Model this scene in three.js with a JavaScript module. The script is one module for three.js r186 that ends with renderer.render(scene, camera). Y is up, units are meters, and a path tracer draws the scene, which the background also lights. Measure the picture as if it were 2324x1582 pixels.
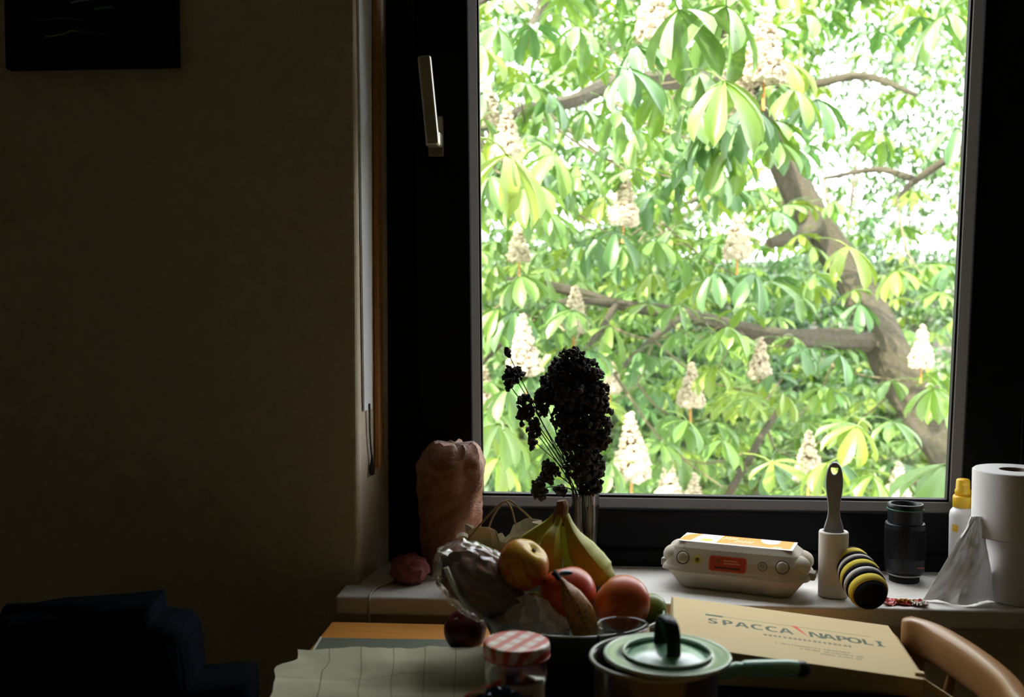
import * as THREE from 'three';
import { RoundedBoxGeometry } from 'three/addons/geometries/RoundedBoxGeometry.js';
import { mergeGeometries, mergeVertices, toCreasedNormals } from 'three/addons/utils/BufferGeometryUtils.js';
import { createNoise3D } from 'simplex-noise';

// ---------------------------------------------------------------- camera, sky, sun, exposure
const W = 2324, H = 1582, F = 2300;
const scene = new THREE.Scene();
const camera = new THREE.PerspectiveCamera(2 * Math.atan(H / 2 / F) * 180 / Math.PI, W / H, 0.05, 200);
camera.rotation.order = 'YXZ';
camera.position.set(0, 1.262, 1.6);
camera.rotation.set(-2.5 * Math.PI / 180, 4.3 * Math.PI / 180, 0);
camera.updateMatrixWorld(true);
camera.focus = 1.75;
camera.userData.fStop = 4.5;
scene.background = new THREE.Color().setRGB(6.6, 6.8, 7.2);
const sun = new THREE.DirectionalLight(new THREE.Color().setRGB(1, 0.94, 0.76), 17);
sun.position.set(-10.5, 13, 3.2);
sun.target.position.set(0.8, 1, -5);
sun.castShadow = true;
sun.shadow.mapSize.set(2048, 2048);
Object.assign(sun.shadow.camera, { left: -16, right: 16, top: 14, bottom: -14, near: 1, far: 60 });
scene.add(sun, sun.target);
const renderer = new THREE.WebGLRenderer({ antialias: true });
renderer.toneMapping = THREE.LinearToneMapping;
renderer.toneMappingExposure = 1.08;
renderer.shadowMap.enabled = true;

// ---------------------------------------------------------------- helpers
const V = (x, y, z) => new THREE.Vector3(x, y, z);
let seed = 7;
const rnd = () => { seed = (seed * 1664525 + 1013904223) >>> 0; return seed / 4294967296; };
const rr = (a, b) => a + (b - a) * rnd();
const n3 = createNoise3D(rnd);
const fbm = (x, y, z, o = 3) => { let s = 0, a = 0.5, f = 1; for (let i = 0; i < o; i++) { s += a * n3(x * f, y * f, z * f); a *= 0.5; f *= 2.03; } return s; };
// pixel of the photograph -> direction; the distance always comes from the surface or thing touched
const dirOf = (px, py) => V((px - W / 2) / F, (H / 2 - py) / F, -1).applyQuaternion(camera.quaternion);
const onY = (px, py, y) => { const r = dirOf(px, py); return r.multiplyScalar((y - camera.position.y) / r.y).add(camera.position); };
const onZ = (px, py, z) => { const r = dirOf(px, py); return r.multiplyScalar((z - camera.position.z) / r.z).add(camera.position); };
const atD = (px, py, d) => dirOf(px, py).multiplyScalar(d).add(camera.position);
const SY = 0.81, TY = 0.785;   // window sill top, table top

const used = {};
const numbered = (n) => { const k = used[n] = (used[n] ?? -1) + 1; return k ? n + '_' + String(k).padStart(3, '0') : n; };
function tag(o, label, category, group, kind) {
  if (label) o.userData.label = label;
  if (category) o.userData.category = category;
  if (group) o.userData.group = group;
  if (kind) o.userData.kind = kind;
  return o;
}
function thing(name, label, category, pos = V(0, 0, 0), turn = 0, group) {
  const g = new THREE.Group(); g.name = numbered(name); g.position.copy(pos); g.rotation.y = turn; scene.add(g);
  return tag(g, label, category, group);
}
function part(parent, name, geo, m, label) {
  const o = new THREE.Mesh(geo, m); o.name = name; o.castShadow = o.receiveShadow = true; parent.add(o);
  if (label) o.userData.label = label;
  return o;
}
function structure(name, geo, m, label, category) {
  const o = part(scene, name, geo, m); return tag(o, label, category, null, 'structure');
}
const lin = (r, g, b) => new THREE.Color().setRGB(r, g, b);
const mat = (c, rough = 0.7, o = {}) => new THREE.MeshStandardMaterial({ color: Array.isArray(c) ? lin(...c) : c, roughness: rough, side: THREE.DoubleSide, ...o });
const phys = (c, rough = 0.7, o = {}) => new THREE.MeshPhysicalMaterial({ color: Array.isArray(c) ? lin(...c) : c, roughness: rough, side: THREE.DoubleSide, ...o });
// a computed texture: fn(u, v) -> [r, g, b] linear, tiled over `metres`
function dataTex(n, fn, metres = 1, srgb = true) {
  const d = new Uint8Array(n * n * 4);
  const enc = (c) => Math.max(0, Math.min(255, 255 * (srgb ? (c <= 0.0031308 ? 12.92 * c : 1.055 * Math.pow(c, 1 / 2.4) - 0.055) : c)));
  for (let j = 0; j < n; j++) for (let i = 0; i < n; i++) { const c = fn(i / n, j / n), k = 4 * (j * n + i); d[k] = enc(c[0]); d[k + 1] = enc(c[1]); d[k + 2] = enc(c[2]); d[k + 3] = 255; }
  const t = new THREE.DataTexture(d, n, n); t.wrapS = t.wrapT = THREE.RepeatWrapping; t.magFilter = THREE.LinearFilter; t.minFilter = THREE.LinearMipmapLinearFilter; t.generateMipmaps = true;
  if (srgb) t.colorSpace = THREE.SRGBColorSpace;
  t.repeat.set(1 / metres, 1 / metres); t.needsUpdate = true; return t;
}
const ring = (u, v, f, s = 0) => { const a = u * 2 * Math.PI, b = v * 2 * Math.PI; return fbm(Math.cos(a) * f + s, Math.sin(a) * f + Math.cos(b) * f, Math.sin(b) * f + s * 2, 4); };
const grainTex = (base, amp, f, metres, n = 256, s = 0) => dataTex(n, (u, v) => { const k = 1 + amp * ring(u, v, f, s) + amp * 0.5 * (rnd() - 0.5); return base.map((c) => c * k); }, metres);
const bumpTex = (f, metres, n = 256) => dataTex(n, (u, v) => { const k = 0.5 + 0.35 * ring(u, v, f, 3) + 0.3 * (rnd() - 0.5); return [k, k, k]; }, metres, false);
// uv in metres from the dominant side of each triangle
function metreUV(g) {
  g = g.index ? g.toNonIndexed() : g; g.computeVertexNormals();
  const p = g.attributes.position, n = g.attributes.normal, uv = new Float32Array(p.count * 2);
  for (let i = 0; i < p.count; i += 3) {
    let ax = 0, ay = 0, az = 0; for (let k = 0; k < 3; k++) { ax += n.getX(i + k); ay += n.getY(i + k); az += n.getZ(i + k); }
    ax = Math.abs(ax); ay = Math.abs(ay); az = Math.abs(az);
    for (let k = 0; k < 3; k++) { const x = p.getX(i + k), y = p.getY(i + k), z = p.getZ(i + k); const c = ay >= ax && ay >= az ? [x, z] : ax > az ? [z, y] : [x, y]; uv.set(c, 2 * (i + k)); }
  }
  g.setAttribute('uv', new THREE.BufferAttribute(uv, 2)); return g;
}
const strip = (g) => { g = g.index ? g.toNonIndexed() : g.clone(); for (const k of Object.keys(g.attributes)) if (!['position', 'normal', 'uv'].includes(k)) g.deleteAttribute(k); return g; };
const merge = (...gs) => mergeGeometries(gs.flat().map(strip));
const box = (x0, x1, y0, y1, z0, z1, r = 0) => {
  const w = x1 - x0, h = y1 - y0, d = z1 - z0;
  const g = r ? new RoundedBoxGeometry(w, h, d, 2, Math.min(r, w / 2.01, h / 2.01, d / 2.01)) : new THREE.BoxGeometry(w, h, d);
  return g.translate((x0 + x1) / 2, (y0 + y1) / 2, (z0 + z1) / 2);
};
const ubox = (...a) => metreUV(box(...a));
const lathe = (pts, seg = 48) => new THREE.LatheGeometry(pts.map(([r, y]) => new THREE.Vector2(r, y)), seg);
// surface over a grid; wrap joins the v ends
function surf(fn, nu, nv) {
  const pos = [], uv = [], idx = [];
  for (let i = 0; i <= nu; i++) for (let j = 0; j <= nv; j++) { const q = fn(i / nu, j / nv); pos.push(q.x, q.y, q.z); uv.push(i / nu, j / nv); }
  for (let i = 0; i < nu; i++) for (let j = 0; j < nv; j++) { const a = i * (nv + 1) + j, b = a + nv + 1; idx.push(a, b, a + 1, b, b + 1, a + 1); }
  const g = new THREE.BufferGeometry(); g.setAttribute('position', new THREE.Float32BufferAttribute(pos, 3)); g.setAttribute('uv', new THREE.Float32BufferAttribute(uv, 2)); g.setIndex(idx); g.computeVertexNormals(); return g;
}
// a sheet with thickness t: top, underside and edges
function sheet(fn, nu, nv, t, dir = V(0, -1, 0)) {
  const low = (u, v) => fn(u, v).addScaledVector(dir, t);
  const edge = (a) => surf((u, s) => { const q = fn(...a(u)); return s ? q.addScaledVector(dir, t) : q; }, Math.max(nu, nv), 1);
  return merge(surf(fn, nu, nv), surf(low, nu, nv), edge((u) => [u, 0]), edge((u) => [u, 1]), edge((u) => [0, u]), edge((u) => [1, u]));
}
// tapered tube along points [V, radius]; section(angle, t) can modify the radius
function tube(pts, radial = 8, steps = 0, section) {
  const curve = new THREE.CatmullRomCurve3(pts.map((p) => p[0]), false, 'centripetal');
  const n = steps || (pts.length - 1) * 4, up = V(0, 0, 1), C = [];
  const rad = (t) => { const k = t * (pts.length - 1), i = Math.min(pts.length - 2, Math.floor(k)); return pts[i][1] + (pts[i + 1][1] - pts[i][1]) * (k - i); };
  let ref = V(0.31, 0.17, 0.93);
  for (let i = 0; i <= n; i++) { const t = i / n, p = curve.getPoint(t), d = curve.getTangent(t); const a = ref.clone().addScaledVector(d, -ref.dot(d)).normalize(); ref = a; C.push([p, a, d.clone().cross(a), rad(t)]); }
  const g = surf((u, v) => { const [p, a, b, r] = C[Math.round(u * n)], th = v * 2 * Math.PI, k = r * (section ? section(th, u) : 1); return p.clone().addScaledVector(a, Math.cos(th) * k).addScaledVector(b, Math.sin(th) * k); }, n, radial);
  const cap = (i) => { const [p, a, b, r] = C[i]; return surf((u, v) => { const th = v * 2 * Math.PI, k = u * r * (section ? section(th, i / n) : 1); return p.clone().addScaledVector(a, Math.cos(th) * k).addScaledVector(b, Math.sin(th) * k); }, 1, radial); };
  return merge(g, cap(0), cap(n));
}
// a sphere pushed about by fn(direction) -> radius
const blob = (fn, nu = 24, nv = 32) => mergeVertices(surf((u, v) => { const th = u * Math.PI, ph = v * 2 * Math.PI; const d = V(Math.sin(th) * Math.cos(ph), Math.cos(th), Math.sin(th) * Math.sin(ph)); return d.clone().multiply(fn(d)); }, nu, nv), 1e-6);
const smooth = (g) => { g.deleteAttribute('uv'); g = mergeVertices(g, 1e-6); g.computeVertexNormals(); return g; };
function canvasTex(w, h, draw) { const c = document.createElement('canvas'); c.width = w; c.height = h; draw(c.getContext('2d'), w, h); const t = new THREE.CanvasTexture(c); t.colorSpace = THREE.SRGBColorSpace; return t; }
const shift = (p, x, y, z) => p.clone().add(V(x, y, z));

// ---------------------------------------------------------------- materials
const plaster = mat([1, 1, 1], 0.95, { map: grainTex([0.58, 0.51, 0.39], 0.10, 2.5, 0.5), bumpMap: bumpTex(9, 0.12), bumpScale: 0.0006 });
const whitePaint = mat([0.70, 0.68, 0.63], 0.42);
const frameMat = phys([0.005, 0.005, 0.007], 0.6, { specularIntensity: 0.25 });
const beadMat = phys([0.085, 0.072, 0.064], 0.45);
const metalMat = mat([0.62, 0.58, 0.47], 0.34, { metalness: 0.85 });
const woodTex = (base, dark, metres, f = 1) => dataTex(256, (u, v) => { const g = Math.sin((v * 24 + 2.2 * ring(u * 0.25, v, 1.2 * f, 5)) * Math.PI) * 0.5 + 0.5, k = 0.75 * g + 0.25 * rnd(); return base.map((c, i) => c * (1 - 0.35 * k) + dark[i] * 0.35 * k); }, metres);

// ---------------------------------------------------------------- room shell
const RX0 = -2.2, RX1 = 2.2, RZ = 4.0, RH = 2.62;
const OX0 = -0.368, OX1 = 0.80, OY0 = 0.772, OY1 = 2.2;   // window opening
{
  const s = new THREE.Shape([[RX0, -0.1], [RX1, -0.1], [RX1, RH + 0.1], [RX0, RH + 0.1]].map((p) => new THREE.Vector2(...p)));
  const r = 0.012;
  s.holes.push(new THREE.Path([[OX0, OY0], [OX0, OY1], [OX1, OY1], [OX1, OY0]].map((p) => new THREE.Vector2(...p))));
  const g = new THREE.ExtrudeGeometry(s, { depth: 0.34 - r, bevelEnabled: false }).translate(0, 0, -0.34);
  const bull = new THREE.ExtrudeGeometry(s, { depth: 0.001, bevelEnabled: true, bevelThickness: r - 0.001, bevelSize: 0.008, bevelOffset: -0.008, bevelSegments: 4 }).translate(0, 0, -r);
  // splayed plaster of the left window reveal
  const w = new THREE.Shape([[OX0 - 0.002, 0.004], [OX0 + 0.02, 0.14], [OX0 + 0.02, 0.30], [OX0 - 0.002, 0.30]].map((p) => new THREE.Vector2(...p)));
  const wedge = new THREE.ExtrudeGeometry(w, { depth: OY1 - OY0, bevelEnabled: false }).rotateX(-Math.PI / 2).translate(0, OY0, 0);
  structure('wall_front', metreUV(merge(g, bull, wedge)), plaster, 'beige plastered wall around the window', 'wall');
}
structure('wall_left', ubox(RX0 - 0.1, RX0, -0.1, RH + 0.1, -0.34, RZ + 0.1), plaster, 'plain side wall left of the table', 'wall');
structure('wall_right', ubox(RX1, RX1 + 0.1, -0.1, RH + 0.1, -0.34, RZ + 0.1), plaster, 'plain side wall right of the table', 'wall');
structure('wall_back', ubox(RX0, RX1, -0.1, RH + 0.1, RZ, RZ + 0.1), plaster, 'plain wall opposite the window', 'wall');
structure('ceiling', ubox(RX0, RX1, RH, RH + 0.1, -0.02, RZ), mat([0.66, 0.62, 0.54], 0.9), 'pale painted ceiling', 'ceiling');
structure('floor', ubox(RX0, RX1, -0.1, 0, -0.02, RZ), mat([1, 1, 1], 0.5, { map: woodTex([0.22, 0.13, 0.07], [0.10, 0.055, 0.03], 0.5) }), 'brown wooden floor', 'floor');

// ---------------------------------------------------------------- window: fixed frame, tilted sash, glass, handle, sill
{
  const win = new THREE.Group(); win.name = 'window_1'; scene.add(win); tag(win, 'dark framed window with its sash tilted inwards', 'window', null, 'structure');
  const zf = -0.142, L = OX0 + 0.012, R = OX1, B = 0.795, T = OY1;
  for (const a of [[L, L + 0.075, B, T, zf - 0.075, zf], [R - 0.075, R, B, T, zf - 0.075, zf], [L + 0.075, R - 0.075, B, B + 0.045, zf - 0.075, zf], [L + 0.075, R - 0.075, T - 0.075, T, zf - 0.075, zf]])
    part(win, 'frame_member', box(...a, 0.004), frameMat);
  // sash turns about its lower edge
  const sash = new THREE.Group(); sash.name = 'sash'; win.add(sash);
  const gx0 = -0.186, gx1 = 0.612, gy0 = 0.925, gy1 = 2.02, piv = V(0, 0.838, zf - 0.008);
  sash.position.copy(piv); sash.rotation.x = 4.6 * Math.PI / 180;
  const y = (v) => v - piv.y, st = 0.105, d0 = -0.062, d1 = 0.004;
  part(sash, 'stile', box(gx0 - st, gx0 - 0.012, y(0.84), y(gy1 + st), d0, d1, 0.005), frameMat);
  part(sash, 'stile', box(gx1 + 0.012, gx1 + st, y(0.84), y(gy1 + st), d0, d1, 0.005), frameMat);
  part(sash, 'rail', box(gx0 - 0.012, gx1 + 0.012, y(0.84), y(gy0 - 0.014), d0, d1, 0.005), frameMat);
  part(sash, 'rail', box(gx0 - 0.012, gx1 + 0.012, y(gy1 + 0.014), y(gy1 + st), d0, d1, 0.005), frameMat);
  // glazing beads with a sloping face
  const beadShape = new THREE.Shape([[0, 0], [0.016, 0.0], [0.016, 0.012], [0.004, 0.024], [0, 0.024]].map((p) => new THREE.Vector2(...p)));
  const bead = (len) => new THREE.ExtrudeGeometry(beadShape, { depth: len, bevelEnabled: false });
  const place = (len, m) => bead(len).applyMatrix4(m);
  const basis = (x, yv, z, o) => new THREE.Matrix4().makeBasis(x, yv, z).setPosition(o);
  const zb = -0.0235;
  part(sash, 'glazing_bead', place(gx1 - gx0 + 0.024, basis(V(0, 1, 0), V(0, 0, 1), V(1, 0, 0), V(gx0 - 0.012, y(gy0 - 0.016), zb))), beadMat);
  part(sash, 'glazing_bead', place(gx1 - gx0 + 0.024, basis(V(0, -1, 0), V(0, 0, 1), V(-1, 0, 0), V(gx1 + 0.012, y(gy1 + 0.016), zb))), beadMat);
  part(sash, 'glazing_bead', place(gy1 - gy0 + 0.03, basis(V(-1, 0, 0), V(0, 0, 1), V(0, 1, 0), V(gx1 + 0.016, y(gy0 - 0.016), zb))), beadMat);
  part(sash, 'glazing_bead', place(gy1 - gy0 + 0.03, basis(V(1, 0, 0), V(0, 0, 1), V(0, -1, 0), V(gx0 - 0.016, y(gy1 + 0.016), zb))), beadMat);
  part(sash, 'gasket', merge(box(gx0 - 0.002, gx1 + 0.002, y(gy0 - 0.004), y(gy0 + 0.004), -0.03, -0.018), box(gx0 - 0.004, gx0 + 0.003, y(gy0), y(gy1), -0.03, -0.018), box(gx1 - 0.003, gx1 + 0.004, y(gy0), y(gy1), -0.03, -0.018)), mat([0.01, 0.01, 0.01], 0.7));
  part(sash, 'pane', new THREE.PlaneGeometry(gx1 - gx0 + 0.01, gy1 - gy0 + 0.01).translate((gx0 + gx1) / 2, (y(gy0) + y(gy1)) / 2, -0.027), phys([1, 1, 1], 0.0, { transmission: 1, thickness: 0, ior: 1.45 }), 'clear window glass');
  // handle, turned upwards for the tilted position, on a rectangular rose
  const hp = onZ(992, 318, zf + 0.045);
  const hy = y(hp.y), hx = hp.x;
  const h = new THREE.Group(); h.name = 'handle'; sash.add(h); h.position.set(hx, hy, 0.004); h.userData.label = 'brass-grey metal window handle turned upwards';
  part(h, 'rose', box(-0.013, 0.013, -0.026, 0.04, 0, 0.011, 0.003), mat([0.30, 0.27, 0.20], 0.4, { metalness: 0.6 }));
  part(h, 'lever', merge(box(-0.012, 0.012, -0.012, 0.012, 0.008, 0.045, 0.004), box(-0.011, 0.011, -0.011, 0.132, 0.036, 0.052, 0.005).rotateZ(0.085)), metalMat);
  // sill board with rounded nose
  part(win, 'window_sill', merge(box(OX0 - 0.022, OX1 + 0.03, SY - 0.029, SY, 0.004, 0.072, 0.005), box(OX0 + 0.001, OX1 - 0.001, SY - 0.029, SY, -0.15, 0.01)), whitePaint, 'off-white painted window sill');
}
// fittings in the left reveal
{
  const rx = (z) => OX0 - 0.002 - (z - 0.004) * 0.162;         // surface of the splayed reveal
  const yOf = (py, z) => onZ(835, py, z).y;
  const yb = yOf(930, -0.04), yt = 2.19;
  const g = new THREE.BufferGeometry();
  const P = (y, z0, z1, t) => [V(rx(z0), y, z0), V(rx(z0) + t, y, z0), V(rx(z1) + t, y, z1), V(rx(z1), y, z1)];
  const a = P(yb, -0.022, -0.055, 0.003), b = P(yt, 0.003, -0.066, 0.004), q = [...a, ...b].flatMap((p) => p.toArray());
  g.setAttribute('position', new THREE.Float32BufferAttribute(q, 3)); g.setIndex([0, 1, 5, 0, 5, 4, 1, 2, 6, 1, 6, 5, 2, 3, 7, 2, 7, 6, 3, 0, 4, 3, 4, 7, 0, 3, 2, 0, 2, 1, 4, 5, 6, 4, 6, 7]);
  const flat = g.toNonIndexed(); flat.computeVertexNormals();
  const rail = thing('blind_guide', 'white tapering blind guide fixed to the window reveal, dark pull below it', 'blind guide', V(rx(-0.03), yb, -0.03));
  flat.translate(-rx(-0.03), -yb, 0.03); part(rail, 'cover_strip', flat, mat([0.82, 0.85, 0.88], 0.4));
  const y1 = yOf(1055, -0.05);
  part(rail, 'pull_rod', tube([[V(0.006, 0.01, -0.010), 0.0018], [V(0.006, (y1 - yb) * 0.5, -0.014), 0.0018], [V(0.007, y1 - yb + 0.012, -0.021), 0.0016]], 6), mat([0.05, 0.035, 0.02], 0.5));
  part(rail, 'pull_knob', lathe([[0, -0.018], [0.004, -0.016], [0.0048, -0.006], [0.003, 0.006], [0.0015, 0.016], [0, 0.017]], 12).translate(0.0075, y1 - yb, -0.021), mat([0.01, 0.008, 0.008], 0.5));
  const wz0 = -0.066, wz1 = -0.104;
  const wb = thing('wooden_batten', 'narrow orange wooden batten standing upright in the window reveal', 'batten', V(rx(-0.085), yOf(1060, -0.085), -0.085));
  part(wb, 'batten', ubox(-0.002, 0.006, 0, yt - yOf(1060, -0.085), -0.024, 0.012, 0.0015), mat([1, 1, 1], 0.5, { map: woodTex([0.52, 0.25, 0.07], [0.30, 0.12, 0.03], 0.2) }));
}

// ---------------------------------------------------------------- outdoors: bank, railing, chestnut tree, shrubs
const groundY = (x, z) => { const t = THREE.MathUtils.smoothstep(-z, 3, 17); return -2.6 + 4.6 * t + 0.12 * fbm(x * 0.4, z * 0.4, 1) + 0.015 * Math.max(0, -z - 17); };
{
  const litter = dataTex(512, (u, v) => { const k = ring(u, v, 6, 2), m = ring(u, v, 2, 9), s = rnd(); const green = m + k > -0.12 ? 1 : 0; const pale = s > 0.55 ? 1.15 : 0.7; return green ? [0.08 * pale, 0.14 * pale, 0.035 * pale] : [0.34 * pale, 0.28 * pale, 0.26 * pale]; }, 3);
  const g = surf((u, v) => { const x = -22 + 44 * v, z = -0.4 - 32 * u; return V(x, groundY(x, z), z); }, 48, 48);
  structure('ground', metreUV(g), mat([1, 1, 1], 0.95, { map: litter }), 'pale leaf-strewn bank rising behind the tree', 'ground');
}
const leafCols = [[0.10, 0.22, 0.018], [0.14, 0.26, 0.016], [0.21, 0.31, 0.016], [0.055, 0.16, 0.022], [0.11, 0.22, 0.03]];
const leafMats = leafCols.map((c) => phys(c, 0.5, { transmission: 0.42, thickness: 0, clearcoat: 0.35, clearcoatRoughness: 0.36 }));
// a horse chestnut leaf: leaflets radiating from the end of a stalk and hanging down
function leafGeo(nl, droop, len, detail) {
  const gs = [];
  for (let k = 0; k < nl; k++) {
    const az = (k - (nl - 1) / 2) / nl * 5.6 + rr(-0.12, 0.12), l = len * (1 - 0.32 * Math.abs(k - (nl - 1) / 2) / (nl / 2)) * rr(0.92, 1.08), fold = rr(0.25, 0.55), d0 = droop * rr(0.3, 0.6), d1 = Math.min(1.5, droop * rr(1.0, 1.35));
    const hd = V(Math.sin(az), 0, Math.cos(az)), sd = V(Math.cos(az), 0, -Math.sin(az));
    const spine = [V(0, 0, 0)], N = detail ? 6 : 3, tang = [];
    for (let i = 0; i <= N; i++) { const a = d0 + (d1 - d0) * (i / N), t = hd.clone().multiplyScalar(Math.cos(a)).add(V(0, -Math.sin(a), 0)); tang.push(t); if (i < N) spine.push(spine[i].clone().addScaledVector(t, l / N)); }
    const wid = (t) => 0.165 * l * (t < 0.66 ? Math.pow(t / 0.66, 0.8) : Math.sqrt(Math.max(0, 1 - Math.pow((t - 0.66) / 0.34, 1.6)))) + 0.004 * (1 - t);
    gs.push(surf((u, v) => {
      const i = Math.round(u * N), s = (v - 0.5) * 2, w = wid(u), up = tang[i].clone().cross(sd).normalize(); if (up.y < 0) up.negate();
      return spine[i].clone().addScaledVector(sd, s * w * Math.cos(fold)).addScaledVector(up, Math.abs(s) * w * Math.sin(fold) + (detail ? 0.05 * w * Math.sin(u * 40) * Math.abs(s) : 0));
    }, N, detail ? 4 : 2));
  }
  gs.push(tube([[V(0, 0, 0), 0.0022], [V(0, 0.02, -0.05), 0.002], [V(0, 0.015, -0.13), 0.0028]], 4, 3));
  return merge(gs);
}
const leafVars = [leafGeo(7, 0.95, 0.17, 1), leafGeo(7, 1.2, 0.18, 1), leafGeo(5, 1.05, 0.17, 1), leafGeo(7, 0.7, 0.17, 1), leafGeo(6, 1.3, 0.18, 1), leafGeo(5, 0.6, 0.16, 1), leafGeo(6, 1.45, 0.18, 1)];
const farLeaf = [leafGeo(7, 0.9, 0.17, 0), leafGeo(5, 0.6, 0.16, 0)];
// a flower candle: tiers of small frilled blossoms narrowing upwards, origin at the foot of the stalk
function candleGeo(h, r) {
  const gs = [], tiers = 11;
  for (let i = 0; i < tiers; i++) {
    const t = i / (tiers - 1), rad = r * (1 - 0.86 * t) * (i ? 1 : 0.85), n = Math.max(3, Math.round(11 * (1 - 0.75 * t)));
    for (let k = 0; k < n; k++) {
      const a = k / n * 6.283 + i * 0.9 + rr(-0.2, 0.2), s = (0.020 - 0.010 * t) * rr(0.8, 1.25);
      const f = new THREE.IcosahedronGeometry(s, 1), p = f.attributes.position, o = rr(0, 9);
      for (let q = 0; q < p.count; q++) { const x = p.getX(q), yy = p.getY(q), z = p.getZ(q), m = 1 + 0.55 * n3(x * 70 + o, yy * 70, z * 70); p.setXYZ(q, x * m, yy * m * 0.8, z * m); }
      f.computeVertexNormals();
      gs.push(f.translate(Math.cos(a) * rad, h * (0.2 + 0.8 * t) - 0.012 * rnd(), Math.sin(a) * rad));
    }
  }
  return merge(gs);
}
const candleVars = [candleGeo(0.24, 0.050), candleGeo(0.26, 0.056), candleGeo(0.21, 0.046)];
const stalkGeo = [0.24, 0.26, 0.21].map((h) => tube([[V(0, -0.05, 0), 0.006], [V(0, h * 0.25, 0), 0.0045], [V(0, h * 0.95, 0), 0.002]], 6, 6));
const petal = phys([0.52, 0.44, 0.31], 0.8, { transmission: 0.25, thickness: 0 });
const stalkMat = mat([0.48, 0.24, 0.06], 0.7);
{
  const bark = mat([1, 1, 1], 0.95, { map: dataTex(256, (u, v) => { const k = ring(u, v, 5, 4), m = ring(u, v, 2, 1) > 0.1 ? 1 : 0, s = 0.7 + 0.6 * rnd(); return m ? [0.062 * s, 0.06 * s, 0.024 * s] : [(0.085 + 0.05 * k) * s, (0.07 + 0.04 * k) * s, (0.046 + 0.03 * k) * s]; }, 0.35), bumpMap: bumpTex(6, 0.12), bumpScale: 0.01 });
  const path = (a) => a.map(([px, py, d, rp]) => [atD(px, py, d), rp / F * d]);
  const low = atD(2280, 1210, 5.6);
  const limbTop = path([[2160, 1010, 5.6, 62], [2060, 870, 5.7, 52], [1990, 740, 5.8, 45], [1935, 640, 5.9, 40], [1840, 490, 6.0, 36], [1740, 290, 6.2, 32], [1690, 190, 6.2, 27], [1650, 60, 6.3, 23], [1640, -160, 6.4, 18]]);
  const base = V(low.x + 0.25, groundY(low.x + 0.25, low.z), low.z);
  const branches = [
    [[base.clone().add(V(0, -0.1, 0)), 0.30], [base.clone().lerp(low, 0.5), 0.22], [low, 0.17], ...limbTop],
    path([[1835, 475, 6, 24], [1848, 510, 5.9, 22], [1805, 538, 5.8, 19], [1745, 552, 5.7, 11]]),
    path([[1690, 195, 6.2, 24], [1600, 188, 5.6, 25], [1500, 182, 5.2, 22], [1390, 192, 5, 19], [1300, 228, 4.7, 17], [1175, 255, 4.4, 12], [1085, 300, 4.2, 5]]),
    path([[1995, 775, 5.8, 28], [1890, 772, 5.6, 24], [1750, 762, 5.4, 21], [1550, 715, 5.2, 16], [1400, 690, 5.1, 14], [1250, 650, 5, 11], [1110, 630, 4.8, 5]]),
    path([[1275, -110, 4.5, 13], [1228, 15, 4.5, 12], [1198, 85, 4.4, 9], [1183, 125, 4.4, 5]]),
    path([[2300, 270, 5, 12], [2180, 342, 5, 11], [2110, 388, 5.2, 9], [2065, 420, 5.3, 7], [2035, 452, 5.3, 3]]),
    path([[1870, 405, 5.6, 4], [1990, 385, 5.5, 7], [2070, 405, 5.3, 8]]),
    path([[1790, 900, 5.2, 6], [1740, 970, 5.1, 8], [1690, 1060, 5, 9], [1630, 1160, 4.9, 9]]),
    path([[1070, 850, 4.5, 4], [1180, 740, 4.6, 7], [1290, 685, 4.9, 9], [1400, 690, 5.1, 10]]),
    path([[1660, 405, 5.6, 4], [1580, 450, 5.4, 6], [1490, 495, 5.2, 4]]),
    path([[1690, 190, 6.2, 14], [1850, 190, 5.8, 10], [1960, 172, 5.5, 9], [2080, 215, 5.3, 5]]),
    path([[1010, 30, 4.2, 8], [1075, 8, 4.3, 9], [1150, -30, 4.4, 10]]),
    path([[1400, 690, 5.1, 9], [1340, 780, 4.7, 6], [1250, 880, 4.3, 4]]),
    path([[1550, 715, 5.2, 10], [1480, 770, 4.9, 8], [1395, 850, 4.6, 4]]),
  ];
  const tree = thing('chestnut_tree', 'horse chestnut tree in leaf with cream flower candles outside the window', 'tree', base);
  const samples = [];
  branches.forEach((b, i) => {
    const g = tube(b, i ? 9 : 14, (b.length - 1) * 5, (th, t) => 1 + 0.10 * Math.sin(th * 3 + t * 20) + 0.06 * Math.sin(th * 5 - t * 33));
    part(tree, i ? 'branch' : 'trunk', metreUV(g).translate(-base.x, -base.y, -base.z), bark);
    const c = new THREE.CatmullRomCurve3(b.map((p) => p[0])); for (let k = 0; k <= 30; k++) samples.push(c.getPoint(k / 30));
  });
  const twigTo = (p) => { let best = samples[0], bd = 1e9; for (const s of samples) { const d = s.distanceTo(p) + (s.y > p.y ? 0 : 0.3); if (d < bd) { bd = d; best = s; } } return best; };
  let nLeaf = 0;
  const addLeaf = (p, s, yawTo, tilt, kind = -1) => {
    const m = part(tree, 'leaf', leafVars[kind >= 0 ? kind : Math.floor(rnd() * leafVars.length)], leafMats[Math.floor(rnd() * leafMats.length)]);
    m.position.copy(p).sub(base); m.rotation.set(tilt, yawTo, rr(-0.35, 0.35), 'YXZ'); m.scale.setScalar(s); nLeaf++;
  };
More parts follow.
